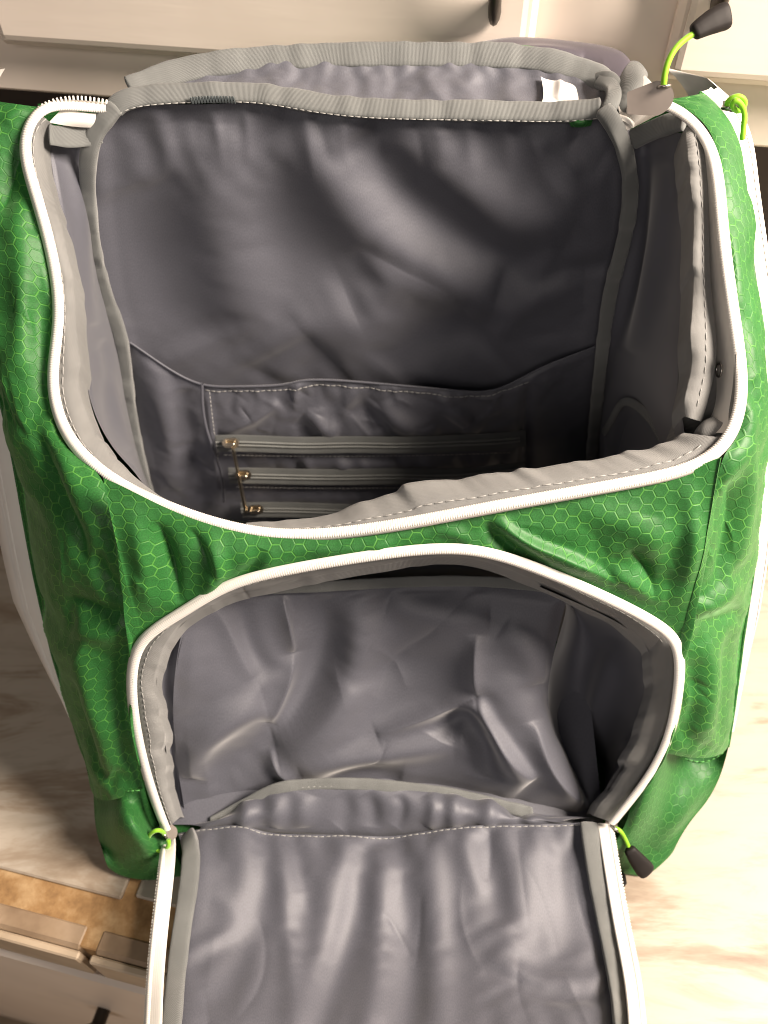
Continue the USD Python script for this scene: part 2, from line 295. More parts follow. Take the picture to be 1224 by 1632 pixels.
# ------------------------------------------------------------------ kitchen: counter, backsplash, cabinets
def kframe(origin, deg):
    a = math.radians(deg); e1 = np.array([math.cos(a), -math.sin(a), 0]); e2 = np.array([math.sin(a), math.cos(a), 0])
    return np.asarray(origin, float), e1, e2, np.array([0, 0, 1.0])
def kbox(fr_, s0, s1, d0, d1, z0, z1, r=.0015):
    o, e1, e2, e3 = fr_; b = rbox(s1 - s0, d1 - d0, z1 - z0, r); v = np.array(b.vertices) + [(s0 + s1) / 2, (d0 + d1) / 2, (z0 + z1) / 2]
    v = o + v[:, :1] * e1 + v[:, 1:2] * e2 + v[:, 2:] * e3
    return v, np.array(b.faces)
KC = kframe((-.214, .172, 0), 13.0)            # front edge of the tiles
def marble(name, seed, tint):
    return mat(name, {'g': ('geometry', {}), 'm': ('mapping', {'rotation': (0, 0, math.radians(20)), 'location': (seed, seed * 2.3, 0), 'scale': (2.2, 9.0, 5.0)}),
        'n1': ('noise_texture', {'scale': 1.6, 'detail': 9.0, 'roughness': .62, 'distortion': 1.3}), 'n2': ('noise_texture', {'scale': 6.0, 'detail': 8.0, 'roughness': .7, 'distortion': .5}),
        'r': ('rgb_ramp', {'ramp': [(.30, (.33 * tint, .24 * tint, .17 * tint)), (.42, (.54 * tint, .44 * tint, .34 * tint)), (.485, (.70 * tint, .62 * tint, .52 * tint)), (.75, (.74 * tint, .67 * tint, .58 * tint))]}),
        'r2': ('rgb_ramp', {'ramp': [(.25, (.62, .58, .52)), (.5, (1, 1, 1)), (1, (1.0, 1.0, 1.0))]}), 'mx': ('mix_color', {'blend_type': 'multiply', 'fac': .8}),
        'b': ('bump', {'strength': .15, 'distance': .001}), 'p': ('principled_bsdf', {'roughness': .42, 'specular_ior_level': .4})},
        [('g.position', 'm.vector'), ('m.vector', 'n1.vector'), ('m.vector', 'n2.vector'), ('n1.fac', 'r.fac'), ('n2.fac', 'r2.fac'), ('r.color', 'mx.a'), ('r2.color', 'mx.b'), ('mx.result', 'p.base_color'), ('n2.fac', 'b.height'), ('b.normal', 'p.normal')])
MARB = [marble('marble_tile_%s' % w, s, t) for w, s, t in (('shade_tinted', 3.1, .68), ('pale', 7.7, .60), ('grey', 11.9, .9))]  # first tint lowered: shade of the left tile put into its colour
GROUT = mat('tan_grout', {'g': ('geometry', {}), 'n': ('noise_texture', {'scale': 45.0, 'detail': 6.0, 'roughness': .65}), 'r': ('rgb_ramp', {'ramp': [(.3, (.16, .085, .035)), (.5, (.34, .20, .085)), (.68, (.50, .34, .18))]}),
            'b': ('bump', {'strength': .5, 'distance': .002}), 'p': ('principled_bsdf', {'roughness': .8})}, [('g.position', 'n.vector'), ('n.fac', 'r.fac'), ('r.color', 'p.base_color'), ('n.fac', 'b.height'), ('b.normal', 'p.normal')])
EDGE = mat('brown_edge_tile', {'g': ('geometry', {}), 'n': ('noise_texture', {'scale': 30.0, 'detail': 6.0, 'roughness': .6}), 'r': ('rgb_ramp', {'ramp': [(.3, (.22, .15, .095)), (.55, (.33, .24, .16)), (.8, (.42, .32, .23))]}),
            'b': ('bump', {'strength': .2, 'distance': .001}), 'p': ('principled_bsdf', {'roughness': .5})}, [('g.position', 'n.vector'), ('n.fac', 'r.fac'), ('r.color', 'p.base_color'), ('n.fac', 'b.height'), ('b.normal', 'p.normal')])
EDGEF = mat('beige_edge_face', {'g': ('geometry', {}), 'n': ('noise_texture', {'scale': 14.0, 'detail': 6.0, 'roughness': .6}), 'r': ('rgb_ramp', {'ramp': [(.3, (.40, .31, .22)), (.55, (.52, .42, .31)), (.8, (.60, .50, .39))]}), 'p': ('principled_bsdf', {'roughness': .5})}, [('g.position', 'n.vector'), ('n.fac', 'r.fac'), ('r.color', 'p.base_color')])
PAINT = mat('cream_cabinet_paint', {'g': ('geometry', {}), 'm': ('mapping', {'scale': (3, 3, 30)}), 'n': ('noise_texture', {'scale': 4.0, 'detail': 5.0}), 'n2': ('noise_texture', {'scale': 9.0, 'detail': 3.0}), 'r': ('rgb_ramp', {'ramp': [(.3, (.80, .71, .63)), (.6, (.87, .78, .70))]}),
            'b': ('bump', {'strength': .12, 'distance': .0015}), 'p': ('principled_bsdf', {'roughness': .38, 'specular_ior_level': .4})}, [('g.position', 'm.vector'), ('m.vector', 'n.vector'), ('g.position', 'n2.vector'), ('n2.fac', 'r.fac'), ('r.color', 'p.base_color'), ('n.fac', 'b.height'), ('b.normal', 'p.normal')])
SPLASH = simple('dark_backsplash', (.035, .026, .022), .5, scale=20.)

ct = thing('tile_counter', 'beige marble tiled countertop with worn tan grout and brown edge tiles under the backpack', 'countertop')
tj = .0385                                       # where the joint meets the front edge, along it
put(ct, 'grout_bed', kbox(KC, -1.05, 1.35, -.034, .92, -.03, -.0035, .001), GROUT)
for i, (s0, s1, d0, d1) in enumerate(((tj - .46, tj - .009, 0, .40), (tj, tj + .60, .004, .40), (tj + .609, tj + 1.2, .004, .40), (tj - .46, tj - .009, .409, .84), (tj, tj + .60, .409, .84), (tj + .609, tj + 1.2, .409, .84), (tj - 1.07, tj - .469, 0, .40), (tj - 1.07, tj - .469, .409, .84))):
    put(ct, 'marble_tile', kbox(KC, s0, s1, d0, d1, -.012, 0, .0012), MARB[(i + i // 3) % 3])
for i, (s0, s1) in enumerate(((-.82, -.614), (-.606, -.408), (-.40, -.196), (-.19, .016), (.024, .23), (.238, .44), (.448, .65))):
    put(ct, 'edge_tile', kbox(KC, s0, s1, -.036, -.019, -.05, -.0025, .003), EDGE)
    put(ct, 'edge_face_tile', kbox(KC, s0, s1, -.042, -.0365, -.050, -.0035, .0012), EDGEF)
lc = thing('base_cabinet', 'cream painted base cabinet with a dark knob below the front edge of the counter', 'cabinet')
put(lc, 'front_panel', kbox(KC, -1.04, .9, -.036, -.008, -.80, -.052, .002), PAINT)
put(lc, 'drawer_front', kbox(KC, -.42, .35, -.045, -.0365, -.26, -.056, .004), PAINT)
kv = trimesh.creation.revolve(np.array([[0, 0], [.006, 0], [.006, .012], [.014, .018], [.015, .024], [.009, .029], [0, .030]]), sections=28)
v = np.array(kv.vertices); o, e1, e2, e3 = KC; kp = onplane(166, 1608, o - e2 * .045, e2)
put(lc, 'knob', (kp + v[:, :1] * e1 - v[:, 2:] * e2 + v[:, 1:2] * e3, np.array(kv.faces)), BRONZE, smooth=40)
flo = (np.array([[-2., -2, -.86], [2.5, -2, -.86], [2.5, 1.2, -.86], [-2, 1.2, -.86]]), np.array([[0, 1, 2], [0, 2, 3]]))
put('/World', 'floor', flo, simple('tan_floor', (.42, .32, .22), .5), kind='structure')

KU = kframe((0, .60, 0), 9.4)                    # face of the upper cabinet's frame
KUn = -KU[2]
def ku(px, py, off=0.):                          # (s, z) on the cabinet face
    p = onplane(px, py, KU[0] - KU[2] * off, KUn); return float((p - KU[0]) @ KU[1]), float(p[2])
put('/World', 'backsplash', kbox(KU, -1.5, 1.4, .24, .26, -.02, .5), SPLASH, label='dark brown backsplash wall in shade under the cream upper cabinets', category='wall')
uc = thing('upper_cabinet', 'cream painted wall cabinet with two slab doors hanging behind the backpack', 'cabinet')
zb = ku(612, 190)[1]; s_l = ku(12, 50)[0]; s_r = ku(852, 60)[0]; s_2 = ku(1062, 70)[0]; zd1 = ku(300, 98, .02)[1]; zd2 = ku(1150, 140, .02)[1]
put(uc, 'face_frame', kbox(KU, -.9, 1.1, 0, .02, zb, .95, .002), PAINT)
put(uc, 'cabinet_box', kbox(KU, -.9, 1.1, .021, .239, zb + .012, .95, .002), PAINT)
def door(s0, s1, z0, z1, hs):
    """slab door with a rounded lip; local z up, 18 mm thick"""
    p = path(uc, 'door'); prim = UsdGeom.Xform.Define(stage, p).GetPrim()
    put(p, 'slab', kbox(KU, s0, s1, -.016, -.001, z0, z1, .004), PAINT)
    put(p, 'raised_face', kbox(KU, s0 + .006, s1 - .006, -.021, -.0162, z0 + .006, z1 - .006, .0035), PAINT)
    o, e1, e2, e3 = KU
    zz = np.linspace(0, .105, 40); bow = .026 * np.sin(np.pi * np.clip(zz / .105, 0, 1)) ** .6
    c = o + e1 * hs[0] + np.outer(hs[1] + zz, e3) - np.outer(.022 + bow, e2)
    V, _ = tubegrid(c, .0065 * (1 + .25 * np.cos(zz / .105 * 2 * np.pi)), .004, e1, 12)
    put(p, 'handle', capped(V), BRONZE, smooth=40)
h1 = ku(787, 26, .03); h2 = ku(1145, 14, .03)
door(s_l, s_r, zd1, .93, h1); door(s_2, s_2 + .62, zd2, .93, h2); door(s_l - .66, s_l - .03, zd1, .93, (s_l - .6, .5))

# ------------------------------------------------------------------ the backpack
bp = thing('backpack', 'green hex ripstop backpack with white zippers standing open on the tile counter', 'backpack')

# --- key curves
ZL = [(170, 172, .472), (110, 168, .468), (66, 178, .460), (42, 225, .448), (58, 310, .428), (82, 400, .408), (94, 500, .385), (86, 590, .362), (92, 650, .345), (118, 705, .326), (180, 762, .308), (290, 815, .292),
      (430, 849, .283), (600, 840, .282), (800, 804, .285), (1000, 768, .291), (1110, 738, .297), (1160, 695, .306), (1180, 620, .325), (1168, 500, .352), (1150, 360, .388), (1138, 260, .418), (1112, 205, .440), (1070, 172, .455), (1010, 162, .466)]
zc = spline(ZL, 900)
SEAML = [(165, 770), (185, 860), (205, 950), (214, 1000), (214, 1030), (203, 1080), (207, 1140), (222, 1220), (262, 1330)]
SEAMR = [(1150, 725), (1138, 800), (1125, 880), (1085, 985), (1088, 1030), (1090, 1090), (1075, 1170), (1040, 1240), (985, 1310)]
ARCH = [(266, 1322), (240, 1250), (222, 1180), (212, 1110), (214, 1060), (232, 1020), (290, 978), (360, 938), (440, 914), (590, 888), (740, 878), (850, 906), (960, 952), (1050, 1000), (1078, 1035), (1078, 1110), (1058, 1190), (1020, 1255), (975, 1312)]
archc = spline([fr(x, y, -.004) for x, y in ARCH], 700)

# --- white zippers
def zipper(parent, c, up, name, side=1, r=.0022, pitch=.0013, tape=.007, tapew=WHITE):
    L = np.linalg.norm(np.diff(c, axis=0), axis=1).sum(); n = int(L / pitch) * 4
    cc = spline(list(c[:: max(1, len(c) // 200)]), n)
    ph = np.arange(n) / 4 * 2 * np.pi
    z = path(parent, name); UsdGeom.Xform.Define(stage, z)
    uu = np.broadcast_to(up, c.shape) if np.ndim(up) == 1 else up
    upn = np.stack([np.interp(np.linspace(0, 1, n), np.linspace(0, 1, len(c)), uu[:, j]) for j in range(3)], 1)
    rr = r * (1 + .05 * np.sin(ph))
    putg(z, 'zipper_coil', tubegrid(cc, rr * 1.25, rr * .75, upn, 10), WHITET, kind='stuff')
    t, s, nn = frame(cc[::4], upn[::4]); b = cc[::4]
    V = np.stack([b + s * side * .0005 + nn * .0006, b + s * side * tape * .5 + nn * .0006, b + s * side * tape - nn * .0006, b + s * side * tape * .5 - nn * .0012, b - nn * .001], 1)
    uv = np.stack([np.broadcast_to(np.linspace(0, L, len(b))[:, None], V.shape[:2]), np.broadcast_to(np.linspace(0, .02, 5)[None], V.shape[:2])], -1)
    putg(z, 'zipper_tape', (V, uv + 5.), tapew)
    return cc, s, nn
up_open = np.array([0, -.55, .83])
zipper(bp, zc, up_open, 'main_zipper', side=1, r=.0023, tape=.004)
zipper(bp, archc, -FN, 'front_zipper', side=-1, r=.0021, tape=.004)

# --- facing tapes inside the zippers
def facing(outer, inner, n=420, seed=0, wav=.0012, name='facing_tape', m_=FACING):
    o_ = spline(outer, n); i_ = spline(inner, n)
    L = np.r_[0, np.cumsum(np.linalg.norm(np.diff(i_, axis=0), axis=1))]
    w = vnoise(np.stack([L * 55, L * 0], -1), 1., seed) + .6 * vnoise(np.stack([L * 140, L * 0 + 3], -1), 1., seed + 1)
    rows = []
    for k in np.linspace(0, 1, 14):
        p = o_ * (1 - k) + i_ * k; nrm = EYE - p; nrm /= np.linalg.norm(nrm, axis=1, keepdims=True)
        rows.append(p + nrm * (np.sin(np.pi * min(1, k * 1.0)) * .003 + (k * w * wav * 1.7))[:, None] + (i_ - o_) * (k * w * .11)[:, None])
    rows.append(rows[-1] + np.array([0, .003, -.005])); rows.append(rows[-1] + np.array([0, .004, -.012]))
    V = np.array(rows); uv = np.stack([np.broadcast_to(L, V.shape[:2]), np.broadcast_to(np.linspace(0, .02, len(rows))[:, None], V.shape[:2])], -1)
    pth = putg(bp, name, (V, uv + 5.), m_)
    return V
stitches = []
def stitch_line(pts, pitch=.0042, r=.0003, lift=.0004, key_='grey', n=None):
    c = pts if isinstance(pts, np.ndarray) and pts.ndim == 2 and len(pts) > 30 else spline(pts, 400)
    L = np.r_[0, np.cumsum(np.linalg.norm(np.diff(c, axis=0), axis=1))]
    out = []
    for s in np.arange(0, L[-1] - pitch, pitch):
        q = np.linspace(s, s + pitch * .72, 4); p = np.stack([np.interp(q, L, c[:, j]) for j in range(3)], 1)
        nrm = EYE - p; nrm /= np.linalg.norm(nrm, axis=1, keepdims=True); p = p + nrm * (lift + np.array([-.0004, .0002, .0002, -.0004]))[:, None]
        out.append(gridmesh(tubegrid(p, r, r, nrm[0], 5)[0]))
    return join(out)
FL_o = [(62, 190, .459), (50, 235, .448), (66, 310, .428), (90, 400, .408), (103, 500, .385), (96, 590, .362), (103, 650, .345), (128, 703, .327), (186, 755, .310), (290, 806, .296)]
FL_i = [(92, 205, .465), (80, 250, .455), (98, 320, .435), (118, 400, .415), (132, 500, .392), (138, 570, .374), (150, 640, .354), (172, 690, .338), (215, 752, .32), (296, 806, .305)]
FL_o = [at(x, y, d) - np.array([0, 0, .0025]) for x, y, d in ZL[2:12]]
FL_i = list(P3(FL_i) * .72 + spline(FL_o, 10) * .28)
facl = facing(FL_o, FL_i, seed=2)
FR_o = [(390, 842, .288), (450, 840, .286), (600, 831, .285), (800, 795, .288), (1000, 758, .294), (1095, 730, .300), (1135, 700, .308)]
FR_i = [(392, 834, .292), (450, 828, .295), (560, 808, .298), (640, 776, .300), (760, 760, .302), (900, 738, .306), (1000, 720, .309), (1090, 690, .315)]
FR_o = [at(x, y, d) - np.array([0, -.001, .0025]) for x, y, d in [(400, 845, .2835)] + ZL[12:18]]
facf = facing(FR_o, FR_i, seed=5)
FX_o = [(1112, 195, .447), (1126, 260, .424), (1130, 360, .396), (1136, 480, .366), (1142, 560, .346), (1128, 640, .330), (1118, 672, .324)]
FX_i = [(1088, 205, .446), (1090, 260, .422), (1098, 360, .393), (1092, 480, .362), (1090, 560, .342), (1084, 640, .328), (1086, 662, .324)]
FX_i = list(P3(FX_i) * .8 + P3(FX_o) * .2)
facr = facing(FX_o, FX_i, seed=8, wav=.0016)
# cream tape between the right zipper and the facing, and its folded end in the corner
T_o = [(1112, 208, .441), (1134, 262, .419), (1146, 360, .389), (1163, 500, .353), (1174, 620, .326), (1156, 690, .308)]
T_i = [(1105, 215, .45), (1118, 262, .43), (1126, 360, .402), (1132, 500, .37), (1140, 600, .348), (1110, 690, .325)]
putg(bp, 'zipper_flange', surf([T_o, [tuple((np.array(a) + np.array(b)) / 2 + np.array([0, 0, -.002])) for a, b in zip(T_o, T_i)], T_i], 160, 16), WHITE)
putg(bp, 'corner_flange', surf([[(1174, 560, .335), (1170, 640, .321), (1148, 705, .305), (1080, 742, .296)], [(1140, 590, .350), (1128, 650, .335), (1100, 700, .322), (1040, 735, .315)], [(1080, 580, .36), (1074, 660, .345), (1050, 720, .335), (1000, 740, .325)]], 40, 30), FACING)
cor = surf([[(1100, 700, .317), (1120, 672, .322), (1138, 665, .32)], [(1118, 712, .308), (1142, 690, .312), (1156, 676, .315)]], 30, 20, bulge=.004)
putg(bp, 'facing_tape', cor, FACING)

# --- main compartment lining
back_folds = [([(480, 195), (560, 320), (660, 410), (790, 470)], 55, .012), ([(330, 195), (340, 300), (380, 440), (440, 560)], 60, .010), ([(640, 190), (760, 300), (900, 380)], 50, .007),
              ([(520, 560), (600, 480), (640, 420)], 60, .009), ([(430, 600), (470, 540), (560, 480)], 45, .007), ([(200, 300), (240, 420), (300, 560)], 70, -.006),
              ([(560, 210), (690, 350), (860, 430)], 42, -.007), ([(850, 200), (900, 300), (930, 420)], 60, .006), ([(760, 520), (850, 470), (930, 460)], 50, .006), ([(620, 590), (720, 520), (800, 520)], 40, -.006)]
for i in range(26):                             # gathers under the top binding
    x = 195 + i * 29 + RNG.uniform(-9, 9); l_ = RNG.uniform(40, 110)
    back_folds.append(([(x, 178), (x + RNG.uniform(-4, 14), 190 + l_ * .5), (x + RNG.uniform(0, 30), 185 + l_)], RNG.uniform(6, 13), RNG.uniform(-.0022, .0026), 'e'))
BT = [(168, 192, .474), (190, 172, .478), (330, 166, .485), (450, 162, .487), (600, 183, .485), (800, 188, .484), (960, 180, .478), (985, 205, .474)]
B1 = [(150, 300, .478), (400, 300, .489), (700, 300, .490), (1000, 300, .478)]
B2 = [(168, 450, .480), (400, 450, .489), (700, 450, .492), (978, 450, .480)]
B3 = [(200, 580, .477), (400, 600, .484), (700, 600, .486), (958, 580, .477)]
B4 = [(240, 770, .471), (400, 770, .474), (700, 770, .474), (938, 770, .471)]
B5 = [(262, 890, .462), (400, 890, .462), (700, 890, .462), (925, 890, .462)]
putg(bp, 'back_lining', csurf([BT, B1, B2, B3, B4, B5], 260, 260, back_folds, waves=[(.003, 7, 5, 3)], slack=(.035, .012), decay=(.35, .12), freq=10., seeds=.003, bend=.6, sm=.7, fscale=.8, dens=64, crump=[(.0022, 8, 6, 23)], post=.35), LINING)
gl_o = [(78, 215, .466), (94, 330, .442), (114, 420, .420), (126, 500, .401), (140, 620, .370), (178, 710, .346), (262, 812, .318), (300, 900, .33)]
gl_i = [(148, 215, .475), (146, 340, .478), (168, 450, .480), (186, 520, .479), (205, 620, .475), (222, 720, .472), (245, 800, .468), (262, 890, .462)]
def mid(a, b, t, dd):                    # a row between two rows, dd metres deeper along the line of sight
    q = P3(a) * (1 - t) + P3(b) * t; r = q - EYE
    return list(EYE + r * (1 + dd / r[:, 1:2]))
putg(bp, 'side_lining', surf([gl_o, mid(gl_o, gl_i, .5, .004), gl_i], 200, 60, [([(112, 260), (130, 420), (150, 520)], 14, .005), ([(155, 560), (190, 680), (225, 790)], 12, .006), ([(165, 540), (172, 640), (200, 720)], 10, -.004)], waves=[(.002, 20, 8, 5)]), LINING)
gr_o = [(1088, 212, .452), (1094, 330, .414), (1098, 450, .383), (1096, 560, .354), (1086, 650, .335), (1090, 700, .318), (1040, 780, .325), (960, 900, .34)]
gr_i = [(985, 205, .474), (1003, 330, .478), (978, 450, .480), (962, 540, .479), (953, 620, .475), (945, 720, .472), (936, 800, .468), (925, 890, .462)]
putg(bp, 'side_lining', surf([gr_o, mid(gr_o, gr_i, .35, .012), mid(gr_o, gr_i, .7, .016), gr_i], 200, 80, [([(1060, 260), (1040, 420), (1000, 560)], 18, .006), ([(1030, 250), (1010, 400), (985, 560)], 14, -.005)], waves=[(.003, 14, 8, 15)]), LINING)
# front side of the compartment and its bottom (mostly hidden below the rim)
fi0 = [np.array(p) for p in spline([(300, 815, .306), (440, 832, .296), (600, 815, .300), (800, 770, .304), (1000, 728, .310), (1085, 700, .318)], 9)]
fi1 = [np.array([x, .352, .165]) for x in np.linspace(-.165, .18, 9)]; fi2 = [np.array([x, .368, .012]) for x in np.linspace(-.15, .16, 9)]
fi15 = [np.array([x, .360, .09]) for x in np.linspace(-.155, .17, 9)]
putg(bp, 'partition_lining', surf([fi0, fi1, fi15, fi2], 90, 60, waves=[(.003, 10, 8, 25)]), LINING)
bo0 = [np.array([x, .370, .012]) for x in np.linspace(-.16, .17, 5)]; bo1 = [np.array([x, .47, .012]) for x in np.linspace(-.16, .17, 5)]
putg(bp, 'bottom_lining', surf([bo0, bo1], 60, 40, waves=[(.002, 10, 8, 35)]), LINING)

# --- pocket on the back panel, with three small zippers
pk = path(bp, 'organizer_pocket'); UsdGeom.Xform.Define(stage, pk)
PT = [(207, 546, .470), (260, 582, .466), (320, 612, .463), (380, 616, .460), (450, 613, .459), (490, 606, .458), (600, 611, .458), (720, 622, .459), (790, 621, .461), (860, 588, .465), (930, 560, .470), (956, 548, .474)]
P1 = [(222, 690, .464), (330, 700, .457), (500, 700, .454), (700, 700, .455), (850, 690, .460), (945, 690, .468)]
P2 = [(248, 800, .458), (350, 800, .450), (500, 800, .448), (700, 800, .450), (850, 800, .454), (937, 790, .462)]
P3_ = [(262, 890, .452), (380, 890, .446), (600, 890, .444), (800, 890, .446), (925, 890, .452)]
pf = [([(475, 612), (470, 640), (472, 655)], 7, .0035, 'ce'), ([(350, 690), (400, 668), (445, 640)], 13, .004, 'c'), ([(500, 650), (512, 675), (540, 690)], 15, .005), ([(610, 640), (640, 672), (700, 680)], 16, .005),
      ([(700, 630), (730, 660), (760, 690)], 14, .005), ([(330, 620), (338, 690), (352, 800)], 5, .0022, 'c'), ([(225, 570), (260, 640), (280, 780)], 22, .004), ([(290, 620), (300, 700), (320, 800)], 16, -.004),
      ([(842, 610), (838, 680), (836, 780)], 8, -.004), ([(560, 640), (580, 660), (600, 690)], 18, -.004), ([(400, 735), (600, 737), (830, 735)], 12, .0022), ([(400, 790), (600, 792), (830, 785)], 12, .0022)]
for i in range(22): x = 340 + i * 22 + RNG.uniform(-6, 6); pf.append(([(x, 618), (x + 3, 632), (x + RNG.uniform(-3, 8), 645)], RNG.uniform(4, 7), RNG.uniform(-.0012, .0014), 'e'))
for i in range(18): x = 385 + i * 26 + RNG.uniform(-8, 8); pf.append(([(x, 725), (x + 8, 735), (x + RNG.uniform(5, 22), 746)], RNG.uniform(6, 10), RNG.uniform(-.0015, .0022)))
PV = csurf([PT, P1, P2, P3_], 240, 150, pf, waves=[(.0012, 40, 25, 7)], edge=.02, slack=(.018, .012), freq=60., bend=.3, fscale=.9, lim=.006, dens=140, crump=[(.0026, 24, 26, 33), (.0012, 60, 50, 36)], post=.9, fine=creases(30, (340, 625, 840, 690), 8, size=(20, 60), height=.0012))
putg(pk, 'pocket_panel', PV, LINING)
ptop = PV[0][0]; nrm = EYE - ptop; nrm /= np.linalg.norm(nrm, axis=1, keepdims=True)
putg(pk, 'hem', tubegrid(ptop + nrm * .0005, .0008, .0008, nrm, 8), LINING)
put(pk, 'stitching', join([stitch_line(PV[0][5, 40:205], .0042, .00033), stitch_line([(334, 625, .4585), (343, 700, .4505), (358, 800, .4435)], .0035, .0003)]), THREADG, smooth=True, kind='stuff')
putg(pk, 'seam_ridge', tubegrid(spline([(322, 612, .4575), (331, 690, .4505), (345, 730, .447), (357, 800, .4435)], 80), .0011, .0010, np.array([0, -1., .3]), 8), LINING)
for k, (y, x0, x1, dD) in enumerate(((706, 345, 838, .4475), (757, 365, 836, .4430), (812, 385, 834, .4395))):
    z = path(pk, 'pocket_zipper'); UsdGeom.Xform.Define(stage, z)
    cc = spline([(x0, y + 1, dD)] + [(x0 + (x1 - 60 - x0) * q, y + 3 * math.sin(3 * q) + RNG.uniform(-1.6, 1.6), dD - .0008) for q in (.17, .33, .5, .67, .83)] + [(x1 - 60, y - 2, dD), (x1, y - 8, dD + .004)], 420)
    putg(z, 'zipper_tape', tubegrid(cc, .0068, .0004, np.array([0, -.9, .45]), 14, .6), ZIPGREY)
    for sgn in (-1, 1):
        t, s, n_ = frame(cc, np.array([0, -.9, .45])); q = spline(list((cc + s * sgn * .0013 + n_ * .0011)[::10]), 1400)
        putg(z, 'zipper_coil', tubegrid(q, .00085 * (1 + .35 * np.sin(np.arange(1400) / 1400 * 2 * np.pi * 175)), .0009, np.array([0, -.9, .45]), 6), TEETHG, kind='stuff')
    put(z, 'stitching', stitch_line([(x0 + 12, y + 19, dD + .0015), ((x0 + x1) / 2, y + 21, dD + .0005), (x1 - 20, y + 15, dD + .003)], .0034, .0003), THREADG, smooth=True, kind='stuff')
    # slider: body with two flared ends and a bridge, then the long wire-thin pull seen edge on
    o_ = at(x0 + 22, y, dD - .0035); ex, ey, ez = np.array([1., 0, 0]), np.array([0, .42, .9]), np.array([0, -.9, .42])
    def place(ms, o=o_):
        vv = np.array(ms.vertices); return o + vv[:, :1] * ex + vv[:, 1:2] * ey + vv[:, 2:] * ez, np.array(ms.faces)
    body = trimesh.convex.convex_hull(np.vstack([trimesh.creation.cylinder(.0036, .0012, sections=18).vertices + [-.0026, 0, 0], trimesh.creation.cylinder(.0042, .0012, sections=18).vertices + [.0026, 0, 0]]))
    sl = put(z, 'slider', join([place(body), place(trimesh.util.concatenate([rbox(.0075, .003, .0012, .0004).apply_translation([0, 0, .0042]), rbox(.0012, .003, .004, .0004).apply_translation([-.0032, 0, .0022]), rbox(.0012, .003, .004, .0004).apply_translation([.0032, 0, .0022])]))]), BRASS, smooth=40)
    if k < 2:
        a = at(x0 + 26, y + 6, dD - .008); b = at(x0 + 47 - 4 * k, y + (108 if k == 0 else 60), dD - .016)
        if k == 0:
            put(z, 'pull_tab', capped(tubegrid(np.array([a, a * .6 + b * .4, b]), np.array([.0009, .0011, .0013]), .0030, np.array([0, -1., -.2]), 12, .5)[0]), BRASS, smooth=40)
# side pocket edge on the right side lining and small glints
put(bp, 'stitching', join([stitch_line(facf[5], .0058, .00034), stitch_line(facl[4], .0058, .00034), stitch_line(facr[5], .0058, .00024)]), THREADG, smooth=True, kind='stuff')
rp = surf([[(962, 690, .45), (985, 650, .432), (1000, 640, .42), (1030, 660, .39), (1055, 700, .36)], [(962, 720, .445), (985, 690, .428), (1005, 685, .415), (1035, 710, .385), (1058, 740, .355)], [(955, 860, .43), (985, 840, .42), (1005, 830, .40), (1030, 820, .38), (1045, 810, .35)]], 60, 60, waves=[(.002, 25, 18, 4)])
putg(bp, 'side_pocket', rp, LINING)
putg(bp, 'binding', tubegrid(rp[0][0], .0030, .0010, np.array([-.6, -.5, .6]), 10), BIND)

# --- bound seams of the back panel
def binding(pts, a=.0045, b=.0022, up=np.array([0, -.75, .65]), n=420, seed=0, name='binding', m_=BIND, parent=None, pucker=.14):
    c = spline(pts, n); L = np.r_[0, np.cumsum(np.linalg.norm(np.diff(c, axis=0), axis=1))]
    w1 = vnoise(np.stack([L * 130, L * 0], -1), 1., seed + 40); w2 = vnoise(np.stack([L * 60, L * 0 + 2], -1), 1., seed + 41)
    nrm = EYE - c; nrm /= np.linalg.norm(nrm, axis=1, keepdims=True)
    c = c + nrm * (w2 * .0006)[:, None]
    V, uv = tubegrid(c, a * (1 + pucker * w1 * .5), b * (1 + pucker * 2 * w1), up, 16, .65)
    for i_, q_ in ((0, .05), (1, .75), (-1, .05), (-2, .75)): V[i_] = c[i_] + (V[i_] - c[i_]) * q_
    return putg(parent or bp, name, (V, uv), m_), c
binding([(186, 168, .474), (160, 200, .469), (144, 235, .467), (140, 300, .467), (150, 400, .468), (172, 480, .469), (192, 540, .467), (203, 620, .464), (220, 720, .461), (250, 830, .455)], a=.0050, b=.0026, seed=1)
binding([(958, 172, .470), (985, 212, .463), (1002, 270, .464), (1003, 330, .465), (990, 400, .467), (974, 460, .468), (962, 540, .467), (953, 620, .464), (944, 720, .461), (932, 830, .455)], a=.0048, b=.0024, seed=2)
_, cb = binding([(180, 178, .474), (200, 160, .477), (260, 150, .481), (350, 147, .484), (420, 150, .485), (500, 163, .483), (600, 173, .482), (720, 176, .482), (830, 178, .480), (900, 178, .477), (960, 172, .473)], a=.0056, b=.0024, seed=3, pucker=.2)
put(bp, 'stitching', stitch_line(cb + np.array([0, -.002, -.0045]), .004, .0003, lift=.003), THREADG, smooth=True, kind='stuff')
# worn patch of stitching on the top binding
patch = [tuple(p) for p in ((305, 158, .4805), (340, 156, .4815), (376, 157, .4815))]
pc_ = spline(patch, 60); zz = pc_ + np.outer(np.where(np.arange(60) % 4 < 2, .0018, -.0018), np.array([0, 0, 1.])) + np.array([0, -.003, .0005])
putg(bp, 'bar_tack', tubegrid(zz, .0005, .0005, np.array([0, -1., .2]), 5), cloth('slate_thread', (.07, .085, .09), .6))
# top hems of the side gussets
binding([(78, 214, .456), (106, 218, .462), (138, 216, .468), (156, 210, .471)], a=.0062, b=.0014, n=120, seed=4, pucker=.3)
binding([(1010, 222, .468), (1030, 212, .464), (1060, 200, .459), (1092, 192, .452)], a=.0056, b=.003, n=160, seed=6)

